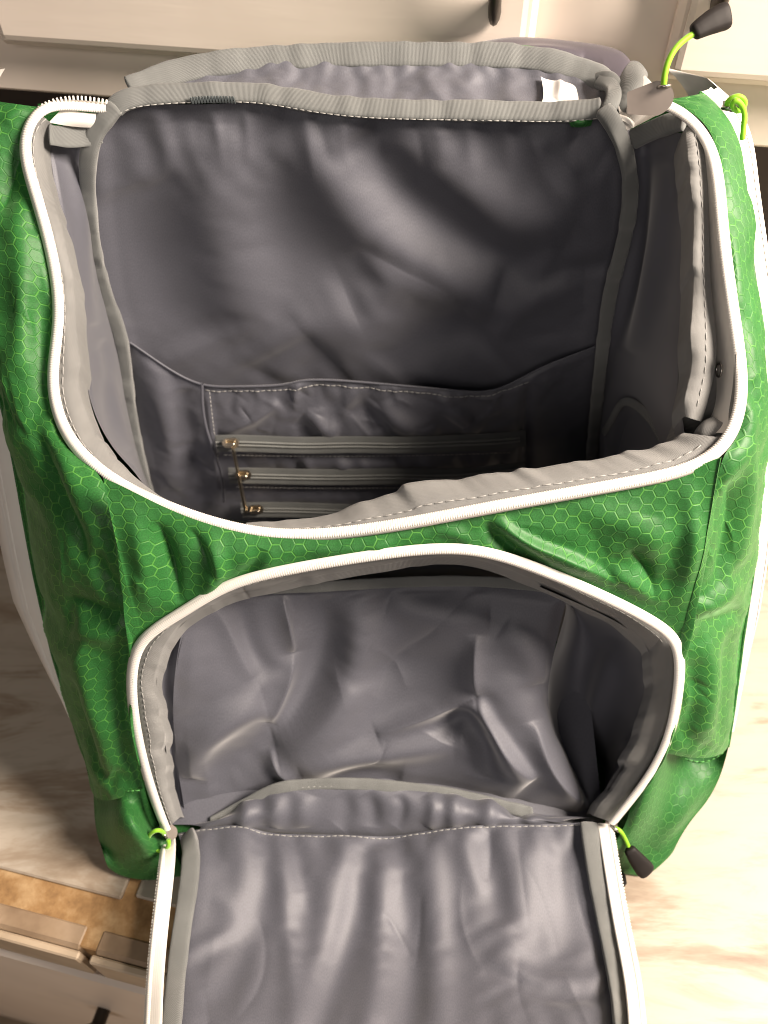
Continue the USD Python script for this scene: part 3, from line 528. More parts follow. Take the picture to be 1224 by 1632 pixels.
# --- lid, folded back behind the bag
lid = path(bp, 'lid'); UsdGeom.Xform.Define(stage, lid)
LA = [(205, 142, .487), (260, 121, .499), (330, 104, .509), (430, 93, .516), (560, 87, .520), (700, 87, .521), (820, 90, .519), (900, 103, .511), (950, 122, .503), (972, 142, .494)]
LB = [(205, 160, .480), (330, 155, .486), (450, 152, .488), (600, 172, .486), (800, 178, .484), (965, 168, .478)]
LM = [(205, 150, .485), (330, 132, .500), (450, 125, .505), (600, 132, .507), (800, 135, .505), (968, 156, .488)]
lf = []
for i in range(16): x = 560 + i * 22 + RNG.uniform(-6, 6); lf.append(([(x, 112), (x + RNG.uniform(-10, 10), 140), (x + RNG.uniform(-20, 20), 172)], RNG.uniform(7, 13), RNG.uniform(-.003, .004)))
putg(lid, 'lid_lining', csurf([LA, LM, LB], 220, 60, lf, edge=.1, slack=(.05, .03), seeds=.001), LINING)
_, ca_ = binding(LA, a=.0068, b=.0020, seed=7, parent=lid, up=np.array([0, -.8, .6]), pucker=.22)
put(lid, 'stitching', stitch_line(ca_ + np.array([0, -.001, -.0065]), .0044, .0003, lift=.003), THREADG, smooth=True, kind='stuff')
LC = [p + np.array([0, .012, .001]) for p in P3(LA)]; LD = [p + np.array([-.0, .020, -.06]) for p in P3(LA)]; LE = [p + np.array([0, .015, -.16]) for p in P3(LA)]
putg(lid, 'lid_shell', surf([P3(LA), LC, LD, LE], 120, 60, waves=[(.003, 12, 12, 12)]), HEX)
putg(lid, 'care_label', surf([[(862, 122, .505), (880, 128, .504), (905, 132, .501), (918, 140, .497)], [(866, 150, .492), (885, 152, .490), (905, 156, .487), (922, 160, .484)], [(864, 162, .484), (885, 162, .484), (905, 160, .484), (920, 164, .482)]], 30, 20, [([(890, 125), (893, 145), (888, 160)], 8, .003)]), LABELW, label='white care label tucked under the lid binding')
# the padded back behind it
DT = [(690, 92, .54), (760, 76, .545), (820, 67, .548), (900, 72, .546), (970, 82, .538), (1000, 96, .53), (1010, 130, .52)]
DB = [(690, 120, .53), (760, 120, .53), (820, 122, .528), (900, 126, .522), (960, 136, .514), (985, 150, .506), (1000, 175, .50)]
DU = [p + np.array([0, .02, -.01]) for p in P3(DT)]; DV = [p + np.array([0, .03, -.12]) for p in P3(DT)]
putg(lid, 'lid_gusset', surf([DV, DU, P3(DT), P3(DB)], 140, 70, [([(760, 100), (860, 95), (960, 105)], 10, .003), ([(800, 85), (860, 82), (930, 90)], 8, -.003)], waves=[(.002, 18, 12, 21)]), DIVIDER)
# knot of bindings in the right corner
binding([(968, 178, .470), (978, 150, .478), (972, 136, .486), (955, 128, .494)], a=.0045, b=.0026, n=140, seed=11)
binding([(950, 128, .496), (976, 130, .490), (983, 150, .482), (976, 172, .474)], a=.0040, b=.0026, n=140, seed=12)
tabr = surf([[(976, 186, .472), (980, 150, .482), (990, 118, .494), (1006, 97, .503)], [(990, 190, .468), (996, 156, .477), (1006, 122, .490), (1020, 100, .500)], [(1002, 188, .468), (1009, 160, .476), (1020, 130, .488), (1030, 112, .496)], [(1004, 192, .474), (1012, 166, .484), (1024, 138, .496), (1032, 122, .502)]], 60, 40, bulge=.004, waves=[(.0012, 60, 60, 17)])
putg(bp, 'binding_tab', tabr, BIND)
putg(bp, 'zipper_flange', surf([[(985, 165, .474), (1005, 140, .482), (1028, 120, .488)], [(990, 190, .466), (1020, 168, .470), (1050, 145, .476)], [(1000, 208, .463), (1035, 190, .462), (1068, 172, .460)]], 60, 40, [([(1000, 180), (1030, 150)], 7, .003), ([(1005, 200), (1045, 172)], 6, -.002)]), cloth('pale_tape', (.52, .50, .47), .6, var=.04))
putg(bp, 'zipper_flange', surf([[(100, 172, .468), (140, 180, .470), (172, 180, .472)], [(78, 195, .462), (120, 202, .465), (160, 203, .470)]], 60, 20, bulge=.002), WHITE)
putg(bp, 'zipper_flange', surf([[(985, 182, .467), (1000, 186, .466), (1012, 196, .463)], [(992, 192, .464), (1002, 198, .463), (1010, 204, .462)]], 20, 12, bulge=.002), WHITE)
putg(bp, 'green_tab', surf([[(905, 192, .474), (925, 187, .472), (945, 190, .472)], [(910, 202, .473), (926, 203, .471), (942, 200, .472)]], 20, 12, bulge=.002), HEXB)
# teeth standing up on the loose zipper ends
def teeth(c, up, side, parent=bp, size=(.0011, .0011, .0026), pitch=.0021, m_=WHITET):
    L = np.r_[0, np.cumsum(np.linalg.norm(np.diff(c, axis=0), axis=1))]; t, s, n_ = frame(c, up); out = []; b = rbox(*size, .0003)
    for q in np.arange(0, L[-1], pitch):
        i = min(np.searchsorted(L, q), len(c) - 1); vv = np.array(b.vertices)
        out.append((c[i] + s[i] * side + vv[:, :1] * t[i] + vv[:, 1:2] * n_[i] + vv[:, 2:] * s[i], np.array(b.faces)))
    return put(parent, 'zipper_teeth', join(out), m_, kind='stuff')
teeth(spline([(58, 186, .461), (75, 171, .463), (110, 162, .467), (170, 168, .471)], 200), up_open, -.002)

# --- green outside
fl_ = []
def polyz(lst): return [fr(x, y) for x, y in lst]
outer = polyz(SEAML)[::-1] + [fr(x, y, .001) for x, y in ((190, 772), (290, 822), (430, 856), (600, 848), (800, 812), (1000, 775), (1105, 745))] + polyz(SEAMR)
def ring(n=420):
    o_ = spline(outer, n); i_ = spline([fr(x, y) for x, y in ARCH], n)
    # match by direction rather than by length: the arch's corners face the panel's corners
    key_o = [0, 3, 8, 12, 16, 19, 22, len(outer) - 1]
    return o_, i_
o1 = spline(polyz(SEAML)[::-1], 130); o2 = spline([fr(x, y, .001) for x, y in ((165, 762), (215, 785), (290, 820), (430, 856), (600, 848), (800, 812), (1000, 775), (1105, 745), (1150, 728))], 240); o3 = spline(polyz(SEAMR), 130)
A3 = np.array([fr(x, y) for x, y in ARCH])
i1 = spline(list(A3[:6]), 130); i2 = spline(list(A3[5:15]), 240); i3 = spline(list(A3[14:]), 130)
O = np.vstack([o1[:-1], o2, o3[1:]]); I = np.vstack([i1[:-1], i2, i3[1:]])
ff = [([(250, 830), (275, 900), (285, 960)], 12, -.010, 'c'), ([(330, 850), (345, 920), (300, 965)], 16, .010), ([(215, 800), (230, 880), (240, 970)], 18, .006), ([(420, 870), (400, 905), (340, 950)], 12, -.007), ([(300, 840), (330, 880), (350, 930)], 10, -.005, 'c'),
      ([(450, 870), (520, 872), (640, 860)], 14, .004), ([(790, 815), (830, 850), (900, 880), (980, 930)], 15, .009, 'a'), ([(770, 830), (810, 868), (870, 905)], 13, -.010), ([(1000, 870), (1030, 910), (1040, 950)], 10, -.006, 'c'), ([(960, 890), (1010, 930), (1060, 950)], 14, .005),
      ([(1090, 760), (1100, 850), (1075, 960)], 16, .005), ([(900, 800), (1000, 830), (1080, 880)], 26, .005), ([(690, 835), (730, 850), (760, 870)], 12, .004)]
def ringsheet(O, I, nv, folds, bulge, seed):
    k = np.linspace(0, 1, nv)[:, None, None]; V = O[None] * (1 - k) + I[None] * k
    n_ = np.broadcast_to(-FN, V.shape); h = .75 * fold_field(proj(V), folds)
    wdt = np.linalg.norm(O - I, axis=1)[None]; v_ = np.linspace(0, 1, nv)[:, None]
    h = h * np.sin(np.pi * v_) ** .5 * np.clip(wdt / .03, 0, 1)
    h = h + bulge * np.sin(np.pi * v_) * np.clip(wdt / .03, 0, 1)
    q_ = V[..., [0, 2]]; h = h + .0022 * (np.sqrt(vnoise(q_ + .012 * np.stack([vnoise(q_, 40., 3), vnoise(q_, 40., 4)], -1), 26., seed + 6) ** 2 + .002) - .3) * np.sin(np.pi * v_)
    h = h + .0014 * vnoise(V[..., [0, 2]], 38., seed) * np.sin(np.pi * v_) + .0009 * vnoise(V[..., [0, 2]], 95., seed + 2) * np.sin(np.pi * v_)
    uv = np.stack([V[..., 0], (V @ np.array([0, .35, .937]))], -1) + 5.
    return V + n_ * h[..., None], uv
ff += creases(20, (200, 770, 1120, 960), 11, size=(30, 90), height=.0009)
putg(bp, 'front_panel', ringsheet(O, I, 60, ff, .004, 31), HEX)
# side panels
SL_i = [(72, 172, .465), (46, 196, .459), (37, 235, .448), (52, 310, .430), (74, 400, .41), (86, 500, .387), (78, 590, .364), (84, 655, .346), (112, 712, .327), (163, 766, .305)] + [fr(x, y, .002) for x, y in SEAML[1:-2]] + [fr(228, 1257, .002)]
SL_o = [(-60, 150, .49), (-85, 230, .48), (-80, 330, .455), (-62, 450, .422), (-30, 550, .395), (0, 640, .375), (22, 740, .353), (38, 830, .335), (55, 920, .315), (78, 1020, .294), (98, 1090, .277), (122, 1160, .258), (146, 1250, .232)]
slf = [([(40, 225), (15, 280), (0, 340)], 18, -.012, 'c'), ([(10, 200), (30, 180), (50, 190)], 12, .006), ([(20, 320), (40, 450), (30, 600)], 20, .010), ([(60, 420), (65, 560), (75, 640)], 14, -.006), ([(75, 660), (120, 760), (160, 850)], 22, .010), ([(55, 690), (100, 790), (140, 900)], 14, -.007, 'c'),
       ([(110, 950), (160, 975), (205, 980)], 9, -.008, 'c'), ([(120, 1000), (160, 1010), (200, 1000)], 14, .006), ([(130, 1020), (150, 1120), (180, 1230)], 18, .009), ([(110, 1080), (135, 1160), (165, 1240)], 10, -.006), ([(180, 1040), (185, 1120), (205, 1220)], 10, -.004), ([(150, 880), (175, 930), (200, 960)], 9, -.005)]
SLV = csurf([SL_i, [p * .5 + q * .5 + np.array([-.004, -.012, .006]) for p, q in zip(spline(SL_i, 14), spline(SL_o, 14))], SL_o], 320, 110, slf, waves=[(.0022, 30, 22, 61)], edge=.05, slack=(.014, .02), fscale=.6, freq=20., sm=.6, dens=84, bend=.5, crump=[(.0015, 22, 14, 43), (.0006, 60, 40, 46)], post=.35, fine=creases(30, (20, 300, 220, 1240), 9, size=(30, 90), height=.0008) + creases(24, (1060, 500, 1215, 1180), 10, size=(30, 90), height=.0008))
def swapuv(S): return S[0], S[1][..., ::-1]
putg(bp, 'side_panel', swapuv(SLV), HEX)
SR_i = [(1055, 160, .472), (1090, 172, .46), (1128, 205, .442), (1146, 260, .42), (1158, 360, .39), (1176, 500, .354), (1190, 620, .327), (1172, 700, .308), (1155, 725, .300)] + [fr(x, y, .002) for x, y in SEAMR[1:-2]] + [fr(1052, 1198, .002)]
SR_o = [(1115, 148, .485), (1140, 170, .478), (1168, 220, .468), (1182, 300, .446), (1196, 400, .42), (1212, 520, .39), (1220, 620, .368), (1219, 720, .350), (1210, 800, .332), (1204, 880, .317), (1190, 980, .298), (1175, 1090, .272), (1160, 1190, .245)]
srf = [([(1190, 640), (1185, 700), (1150, 770)], 12, .006), ([(1160, 760), (1165, 850), (1140, 930)], 12, -.008, 'c'), ([(1195, 700), (1190, 800), (1180, 900)], 10, .005), ([(1090, 960), (1130, 960), (1170, 920)], 13, .009), ([(1100, 985), (1140, 990), (1180, 970)], 10, -.007, 'c'), ([(1120, 1020), (1130, 1100), (1110, 1180)], 20, .008), ([(1100, 1050), (1105, 1120), (1085, 1180)], 10, -.005), ([(1165, 1000), (1155, 1090), (1140, 1180)], 12, -.004)]
SRV = csurf([SR_i, [p * .5 + q * .5 + np.array([.003, -.008, .004]) for p, q in zip(spline(SR_i, 14), spline(SR_o, 14))], SR_o], 320, 80, srf, waves=[(.0018, 30, 22, 71)], edge=.05, slack=(.014, .02), fscale=.6, freq=20., sm=.6, dens=84, bend=.5, crump=[(.0015, 22, 14, 43), (.0006, 60, 40, 46)], post=.35, fine=creases(30, (20, 300, 220, 1240), 9, size=(30, 90), height=.0008) + creases(24, (1060, 500, 1215, 1180), 10, size=(30, 90), height=.0008))
putg(bp, 'side_panel', swapuv(SRV), HEX)
# white outer zipper strips along the sides
def strip(inner, dx, wid, name='side_strip'):
    i_ = spline(inner, 260)
    o1_ = i_ + np.array([dx * .0005, -.0012, .0012]); o2_ = i_ + np.array([dx * wid * .55, .004, 0]); o3_ = i_ + np.array([dx * wid, .012, -.002]); o4_ = i_ + np.array([dx * wid * .9, .03, -.004]); o5_ = i_ + np.array([-dx * .01, .045, -.004])
    V = np.array([i_, o1_, (o1_ + o2_) / 2 + np.array([0, -.001, .001]), o2_, o2_ + np.array([dx * .0006, .001, -.0012]), o2_ + np.array([dx * .0014, .0002, 0]), o3_, o4_, o5_])
    # taper towards the foot
    k = np.clip((1 - np.linspace(0, 1, 260)) / .22, 0.05, 1)[None, :, None]
    V = i_[None] + (V - i_[None]) * k
    L = np.r_[0, np.cumsum(np.linalg.norm(np.diff(i_, axis=0), axis=1))]
    uv = np.stack([np.broadcast_to(L, V.shape[:2]), np.broadcast_to(np.linspace(0, .03, len(V))[:, None], V.shape[:2])], -1) + 5.
    putg(bp, name, (V, uv), WHITE)
    zc_ = V[3] * .75 + V[1] * .25; putg(bp, 'side_zipper', tubegrid(spline(list(zc_[:-6:6]), 1400), .0017 * (1 + .08 * np.sin(np.arange(1400) * 2.1)), .0012, np.array([0, -1., .3]), 8), WHITET, kind='stuff')
    return V
strip(SL_o[:-1] + [(124, 1165, .256)], -1, .024); strip(SR_o, 1, .014)
# green piping where the panel meets the strip and where it meets the front panel
for S in (SLV, SRV):
    e = S[0][-1]; nrm = EYE - e; nrm /= np.linalg.norm(nrm, axis=1, keepdims=True)
    putg(bp, 'seam_piping', tubegrid(e + nrm * .0006, .0012, .0011, nrm, 8), HEXB)
    e2 = S[0][-7] ; put(bp, 'stitching', stitch_line(e2, .0042, .0003), THREADGREEN, smooth=True, kind='stuff')
# rear compartment and back
for sgn, S in ((-1, SL_o), (1, SR_o)):
    a_ = spline(S, 60); b_ = a_ + np.array([sgn * .006, .05, .0]); c_ = np.array([[q[0] - sgn * .03, .53 if q[2] > .1 else .50, max(q[2], .01)] for q in a_]); b_[:, 1] = np.minimum(b_[:, 1], .515); b_[:, 2] -= .03 * np.clip(b_[:, 2] / .3, 0, 1); c_[:, 2] -= .06 * np.clip(c_[:, 2] / .3, 0, 1)
    putg(bp, 'rear_side_panel', surf([[*a_[::4], a_[-1]], [*b_[::4], b_[-1]], [*c_[::4], c_[-1]]], 120, 40, waves=[(.003, 15, 15, 81)]), HEX)
bk = [[np.array([x, .525 - .3 * abs(x) ** 2, z]) for x in np.linspace(-.21, .21, 7)] for z in (.012, .12, .25, .36, .395)]
putg(bp, 'back_panel', surf(bk, 90, 60, waves=[(.004, 10, 10, 91)]), HEXB)
# base: left corner, right corner, and the front between them
BLs = [(148, 1246, .232), (170, 1256, .224), (200, 1258, .2125), fr(222, 1256, .003), fr(232, 1262, .006)]
BLm = [(152, 1310, .214), (180, 1318, .196), (215, 1320, .188), fr(236, 1312, .0), fr(254, 1320, .006)]
BLn = [atz(165, 1362, .02), atz(190, 1378, .014), atz(225, 1382, .018), atz(256, 1374, .026), atz(276, 1352, .036)]
BLb = [atz(178, 1385, .004), atz(200, 1398, .0015), atz(225, 1401, .0012), atz(255, 1400, .0012), atz(300, 1394, .0012)]
BLu = [p + np.array([.012, .03, 0]) for p in BLb]
putg(bp, 'base_panel', swapuv(surf([[p + np.array([0, .007, .010]) for p in P3(BLs)], BLs, BLm, BLn, BLb, BLu], 90, 110, [([(165, 1290), (185, 1340), (215, 1385)], 18, .002)], waves=[(.0006, 40, 40, 51)])), HEXB)
BRs = [fr(1048, 1203), fr(1058, 1195, 0), (1090, 1206, .245), (1115, 1212, .244), (1140, 1204, .246), (1161, 1191, .246)]
BRm = [fr(1013, 1268, .001), fr(1035, 1265, -.004), (1065, 1275, .214), (1095, 1278, .216), (1118, 1270, .222), (1138, 1258, .228)]
BRn = [atz(985, 1335, .045), atz(1000, 1350, .035), atz(1020, 1355, .024), atz(1050, 1352, .020), atz(1075, 1340, .022), atz(1090, 1325, .026)]
BRb = [atz(930, 1394, .0012), atz(970, 1392, .0012), atz(1000, 1394, .0012), atz(1022, 1396, .0012), atz(1040, 1386, .003), atz(1062, 1364, .006)]
BRu = [p + np.array([-.012, .03, 0]) for p in BRb]
BRV = surf([[p + np.array([0, .007, .010]) for p in P3(BRs)], BRs, BRm, BRn, BRb, BRu], 90, 110, [([(1105, 1215), (1085, 1280), (1040, 1350)], 16, .0025)], waves=[(.0006, 40, 40, 54)])
putg(bp, 'base_panel', swapuv(BRV), HEXB)
put(bp, 'stitching', join([stitch_line([(150, 1249, .2305), (170, 1258, .2225), (200, 1261, .211), fr(228, 1259, -.001)], .004, .0004), stitch_line([fr(1045, 1200, -.001), (1090, 1208, .2440), (1118, 1214, .2425), (1158, 1194, .245)], .004, .0004)]), THREADGREEN, smooth=True, kind='stuff')
Bf0 = [np.array([x, .214, .026]) for x in np.linspace(-.15, .15, 6)]; Bf1 = [np.array([x, .196, .014]) for x in np.linspace(-.15, .15, 6)]; Bf2 = [np.array([x, .186, .001]) for x in np.linspace(-.15, .15, 6)]
putg(bp, 'base_front', surf([Bf0, Bf1, Bf2], 80, 40), HEXB)
und = [[np.array([x, y, .0008]) for x in np.linspace(-.19, .19, 5)] for y in (.20, .35, .51)]
putg(bp, 'underside', surf(und, 20, 20), HEXB)
for px in (988,): put(bp, 'foot', (lambda b: (np.array(b.vertices) + atz(px, 1402, .004), np.array(b.faces)))(rbox(.008, .010, .008, .002)), RUBBER)

# --- front pocket: facings, walls, sagging back, lip
PL_o = [fr(x, y, .0015) for x, y in ((266, 1320), (241, 1250), (223, 1180), (213, 1110), (215, 1062), (233, 1022), (290, 980), (362, 939), (384, 931))]
PL_i = [fr(x, y, .004) for x, y in ((284, 1305), (268, 1245), (262, 1180), (250, 1110), (250, 1070), (262, 1030), (300, 985), (366, 950), (390, 943))]
pl = facing(PL_o, PL_i, seed=21, wav=.0014)
PTo = [fr(x, y, .0015) for x, y in ((362, 938), (440, 915), (590, 889), (740, 879), (850, 907), (960, 953), (1050, 1000))]
PTi = [fr(x, y, .006) for x, y in ((374, 946), (444, 932), (585, 904), (740, 889), (835, 918), (945, 966), (1024, 1018))]
PTo.append(fr(1070, 1022, .0015)); PTi.append(fr(1036, 1040, .008))
putg(bp, 'facing_backing', surf([[p + FN * .003 for p in P3(PTo)], [p + FN * .007 + np.array([0, 0, -.001]) for p in P3(PTi)]], 160, 8), FACING)
pt = facing(PTo, PTi, seed=23, wav=.001)
PRo = [fr(x, y, .0015) for x, y in ((1050, 1000), (1077, 1036), (1077, 1110), (1057, 1189), (1019, 1254), (974, 1310))]
PRi = [fr(x, y, .005) for x, y in ((1030, 1022), (1038, 1060), (1034, 1120), (1010, 1190), (975, 1250), (945, 1300))]
pr_ = facing(PRo, PRi, seed=25, wav=.001)
put(bp, 'stitching', join([stitch_line(pl[5], .0048, .0003), stitch_line(pt[5], .0048, .0003)]), THREADG, smooth=True, kind='stuff')
sagT = [(296, 986, .275), (360, 955, .293), (420, 946, .302), (560, 940, .308), (700, 934, .31), (820, 938, .305), (905, 950, .298)]
sag1 = [(282, 1050, .262), (420, 1030, .284), (560, 1020, .292), (700, 1015, .290), (800, 1030, .282), (882, 1045, .28)]
sag2 = [(276, 1130, .250), (420, 1120, .262), (560, 1110, .270), (700, 1110, .268), (800, 1120, .258), (876, 1135, .262)]
sag3 = [(282, 1215, .234), (420, 1210, .240), (560, 1205, .243), (700, 1205, .242), (830, 1215, .234), (915, 1230, .236)]
sag4 = [(292, 1300, .214), (420, 1290, .222), (560, 1290, .226), (700, 1290, .226), (830, 1295, .220), (945, 1300, .212)]
sf = [([(450, 945), (462, 1000), (468, 1040)], 10, .008, 'ca'), ([(468, 1040), (455, 1100), (430, 1160)], 12, .007, 'c'), ([(480, 960), (520, 1010), (500, 1080), (430, 1180), (330, 1230)], 34, -.010), ([(560, 950), (570, 1020), (540, 1120), (440, 1200)], 40, .012),
      ([(340, 965), (370, 1020), (400, 1080)], 14, .003, 'c'), ([(390, 960), (395, 1020), (430, 1080)], 18, -.004), ([(760, 1110), (800, 1180), (850, 1240)], 20, .014, 'a'), ([(600, 1170), (680, 1140), (760, 1115)], 16, .008, 'c'),
      ([(760, 1010), (758, 1060), (762, 1110)], 12, .007, 'c'), ([(700, 1180), (740, 1150), (770, 1180), (780, 1240)], 22, -.011), ([(620, 960), (700, 980), (780, 990)], 30, .005), ([(300, 1240), (330, 1170), (420, 1120)], 26, .009), ([(430, 1200), (445, 1225), (470, 1240)], 10, .006, 'c'),
      ([(480, 1230), (600, 1200), (720, 1190)], 22, .006), ([(800, 1000), (840, 1040), (860, 1090)], 24, .005), ([(850, 1150), (875, 1220), (930, 1280)], 14, .010, 'c'), ([(540, 1080), (640, 1060), (740, 1060)], 30, -.004), ([(500, 1260), (560, 1235), (640, 1240)], 18, -.004)]
putg(bp, 'pocket_back_lining', csurf([sagT, sag1, sag2, sag3, sag4], 260, 200, sf, waves=[(.0024, 14, 12, 111)], slack=(.012, .012), freq=9., seeds=.003, bend=.8, fscale=.4, sm=.8, iters=140, dens=56, crump=[(.0016, 9, 8, 13)], post=.8, fine=creases(5, (290, 950, 900, 1280), 6, size=(60, 160), width=(6, 12), height=.0010, angle=(2.2, .5))), LINING)
put_b = binding([(415, 938, .300), (560, 932, .306), (700, 926, .308), (820, 930, .304), (890, 940, .298)], a=.0036, b=.0012, n=200, seed=30)
wl_o = [fr(x, y, .008) for x, y in ((301, 986), (263, 1032), (251, 1070), (251, 1110), (263, 1180), (269, 1245), (285, 1305))]
wl_i = [(302, 990, .276), (284, 1050, .262), (279, 1095, .256), (276, 1130, .250), (282, 1215, .234), (290, 1265, .222), (296, 1310, .212)]
putg(bp, 'pocket_side_lining', surf([wl_o, mid(wl_o, wl_i, .5, .006), wl_i], 90, 30, waves=[(.001, 40, 30, 6)]), LINING)
def pix(a, D): return [(x, y, D_) for (x, y), D_ in zip(a, D)]
wr_o = [fr(x, y, .009) for x, y in ((860, 935), (940, 970), (1022, 1020), (1037, 1060), (1033, 1120), (1009, 1190), (974, 1250), (946, 1300))]
wr_i = pix([(888, 945), (902, 965), (895, 1000), (882, 1045), (876, 1135), (912, 1225), (935, 1270), (946, 1305)], [.297, .297, .29, .28, .262, .236, .222, .212])
putg(bp, 'corner_flange', surf([[fr(1000, 978, .001), fr(1052, 1003, .001), fr(1074, 1040, .001)], [fr(985, 985, .014), fr(1022, 1020, .016), fr(1036, 1062, .014)]], 30, 12), FACING)
putg(bp, 'pocket_side_lining', surf([wr_o, mid(wr_o, wr_i, .35, .03), mid(wr_o, wr_i, .7, .036), wr_i], 100, 60, [([(980, 1020), (960, 1100), (930, 1200)], 20, .006)], waves=[(.002, 25, 20, 8)]), LINING)
wt_o = spline([fr(x, y, .015) for x, y in ((262, 1035), (300, 986), (374, 946), (444, 932), (585, 904), (740, 889), (835, 918), (945, 966), (1024, 1018), (1036, 1045))], 40)
wt_m = np.stack([wt_o[:, 0] * .97, np.maximum(wt_o[:, 1] + .02, .342), np.minimum(wt_o[:, 2] - .02, .158)], 1); wt_b = np.stack([wt_o[:, 0] * .93, np.full(40, .344), np.full(40, .05)], 1); wt_q = np.stack([wt_o[:, 0] * .96, np.full(40, .347), np.full(40, .12)], 1)
putg(bp, 'pocket_top_lining', surf([list(wt_o), list(wt_m)], 120, 12), LINING)
putg(bp, 'pocket_rear_lining', surf([list(wt_m), list(wt_q), list(wt_b)], 120, 30, waves=[(.003, 12, 10, 77)]), LINING)
# lip of the flap pocket
lipT = [(335, 1312, .2065), (380, 1288, .215), (420, 1266, .221), (455, 1254, .224), (560, 1249, .2255), (640, 1255, .2245), (720, 1266, .222), (800, 1284, .216), (850, 1296, .211)]
lipM = [(320, 1318, .204), (420, 1296, .209), (560, 1290, .212), (700, 1290, .2105), (850, 1306, .205), (900, 1308, .203)]
lipB = [(290, 1330, .2020), (400, 1326, .2020), (560, 1335, .2), (640, 1338, .199), (760, 1325, .201), (945, 1315, .2025)]
lpf = []
for i in range(11): x = 400 + i * 47 + RNG.uniform(-8, 8); lpf.append(([(x, 1265), (x + RNG.uniform(-8, 10), 1290), (x + RNG.uniform(-15, 15), 1318)], RNG.uniform(9, 17), RNG.uniform(-.004, .005)))
putg(bp, 'flap_pocket_lip', csurf([[(284, 1314, .2075), (312, 1314, .207)] + lipT + [(905, 1301, .2075), (950, 1303, .2065)], lipM, lipB], 260, 60, lpf, edge=.08, slack=(.015, .01), seeds=.001, freq=25., lim=.006, dens=80, post=.9, crump=[(.002, 26, 20, 73)]), LINING)
_, cl_ = binding(lipT, a=.0042, b=.0014, seed=33, n=260, up=np.array([0, -.6, .8]))
put(bp, 'stitching', stitch_line(cl_ + np.array([0, -.001, -.0022]), .004, .00028, lift=.002), THREADG, smooth=True, kind='stuff')

pf0 = [[np.array([x, y, .03 + .25 * (y - .2)]) for x in np.linspace(-.15, .155, 5)] for y in (.206, .25, .31)]
putg(bp, 'pocket_floor_lining', surf(pf0, 40, 20), LINING)

# --- front flap folded out towards the viewer
flap = path(bp, 'front_flap'); UsdGeom.Xform.Define(stage, flap)
R0 = [(284, 1328, .2015), (400, 1319, .202), (430, 1327, .2005), (560, 1331, .199), (620, 1333, .199), (720, 1319, .201), (830, 1314, .202), (945, 1309, .2025)]
R1 = [(292, 1400, .166), (420, 1400, .167), (600, 1400, .168), (800, 1400, .167), (958, 1400, .166)]
R2 = [(280, 1480, .136), (420, 1480, .137), (600, 1480, .138), (800, 1480, .137), (972, 1480, .136)]
R3 = [(272, 1560, .106), (420, 1560, .107), (600, 1560, .108), (800, 1560, .107), (985, 1560, .106)]
R4 = [(264, 1650, .074), (420, 1650, .075), (600, 1650, .076), (800, 1650, .075), (994, 1650, .074)]
R5 = [(256, 1780, .036), (420, 1780, .036), (600, 1780, .036), (800, 1780, .036), (1008, 1780, .036)]
fw = [([(445, 1330), (450, 1400), (458, 1480), (466, 1640)], 13, .007), ([(470, 1335), (480, 1400), (492, 1460)], 12, -.005), ([(425, 1330), (425, 1420), (395, 1500), (340, 1620)], 24, -.006), ([(596, 1335), (575, 1420), (545, 1520), (500, 1660)], 24, -.012), ([(545, 1335), (530, 1440), (505, 1540), (480, 1640)], 24, .008),
      ([(625, 1335), (645, 1420), (660, 1520), (640, 1660)], 26, -.010), ([(604, 1340), (608, 1440), (600, 1560), (570, 1680)], 20, .009), ([(738, 1320), (748, 1380), (768, 1430)], 13, .006), ([(690, 1325), (690, 1400), (690, 1520), (700, 1640)], 26, .008), ([(770, 1320), (785, 1400), (800, 1480)], 18, -.006), ([(840, 1315), (830, 1420), (815, 1560)], 40, .007),
      ([(300, 1420), (360, 1440), (400, 1500)], 18, .003), ([(300, 1510), (340, 1500), (380, 1470)], 13, .003), ([(300, 1550), (340, 1520), (390, 1490)], 13, -.003), ([(800, 1545), (870, 1562), (985, 1555)], 13, .0035), ([(830, 1575), (900, 1588), (985, 1578)], 12, -.003), ([(700, 1450), (780, 1500), (830, 1560)], 40, .003), ([(900, 1330), (900, 1420), (920, 1520)], 28, -.005)]
for i in range(24): x = 300 + i * 27 + RNG.uniform(-8, 8); fw.append(([(x, 1328), (x + RNG.uniform(-6, 6), 1350), (x + RNG.uniform(-14, 14), 1330 + RNG.uniform(30, 75))], RNG.uniform(6, 11), RNG.uniform(-.0025, .003), 'e'))
FV = csurf([R0, R1, R2, R3, R4, R5], 260, 260, fw, waves=[(.002, 14, 8, 131)], slack=(.045, .006), decay=(.35, .3), freq=14., seeds=.003, bend=.6, fscale=.5, sm=.7, iters=160, dens=56, crump=[(.0012, 16, 9, 3), (.0004, 45, 30, 6)], post=.15, fine=creases(12, (290, 1340, 970, 1632), 5, size=(80, 200), width=(7, 13), height=.0010, angle=(1.5, .25)))
putg(flap, 'flap_lining', FV, LINING)
put(flap, 'stitching', stitch_line(FV[0][2], .0045, .0003), THREADG, smooth=True, kind='stuff')
for xs, sd in (([(298, 1330, .2), (302, 1400, .165), (290, 1480, .135), (280, 1560, .105), (271, 1650, .073), (262, 1780, .035)], 41), ([(938, 1310, .2015), (952, 1400, .165), (968, 1480, .135), (984, 1560, .105), (996, 1650, .073), (1010, 1780, .035)], 42)):
    binding(xs, a=.0062, b=.0024, seed=sd, parent=flap, up=np.array([0, -.3, .95]), n=300, pucker=.08)
zl = spline([(270, 1334, .199), (266, 1400, .164), (257, 1480, .134), (250, 1560, .104), (246, 1650, .072), (240, 1780, .034)], 300)
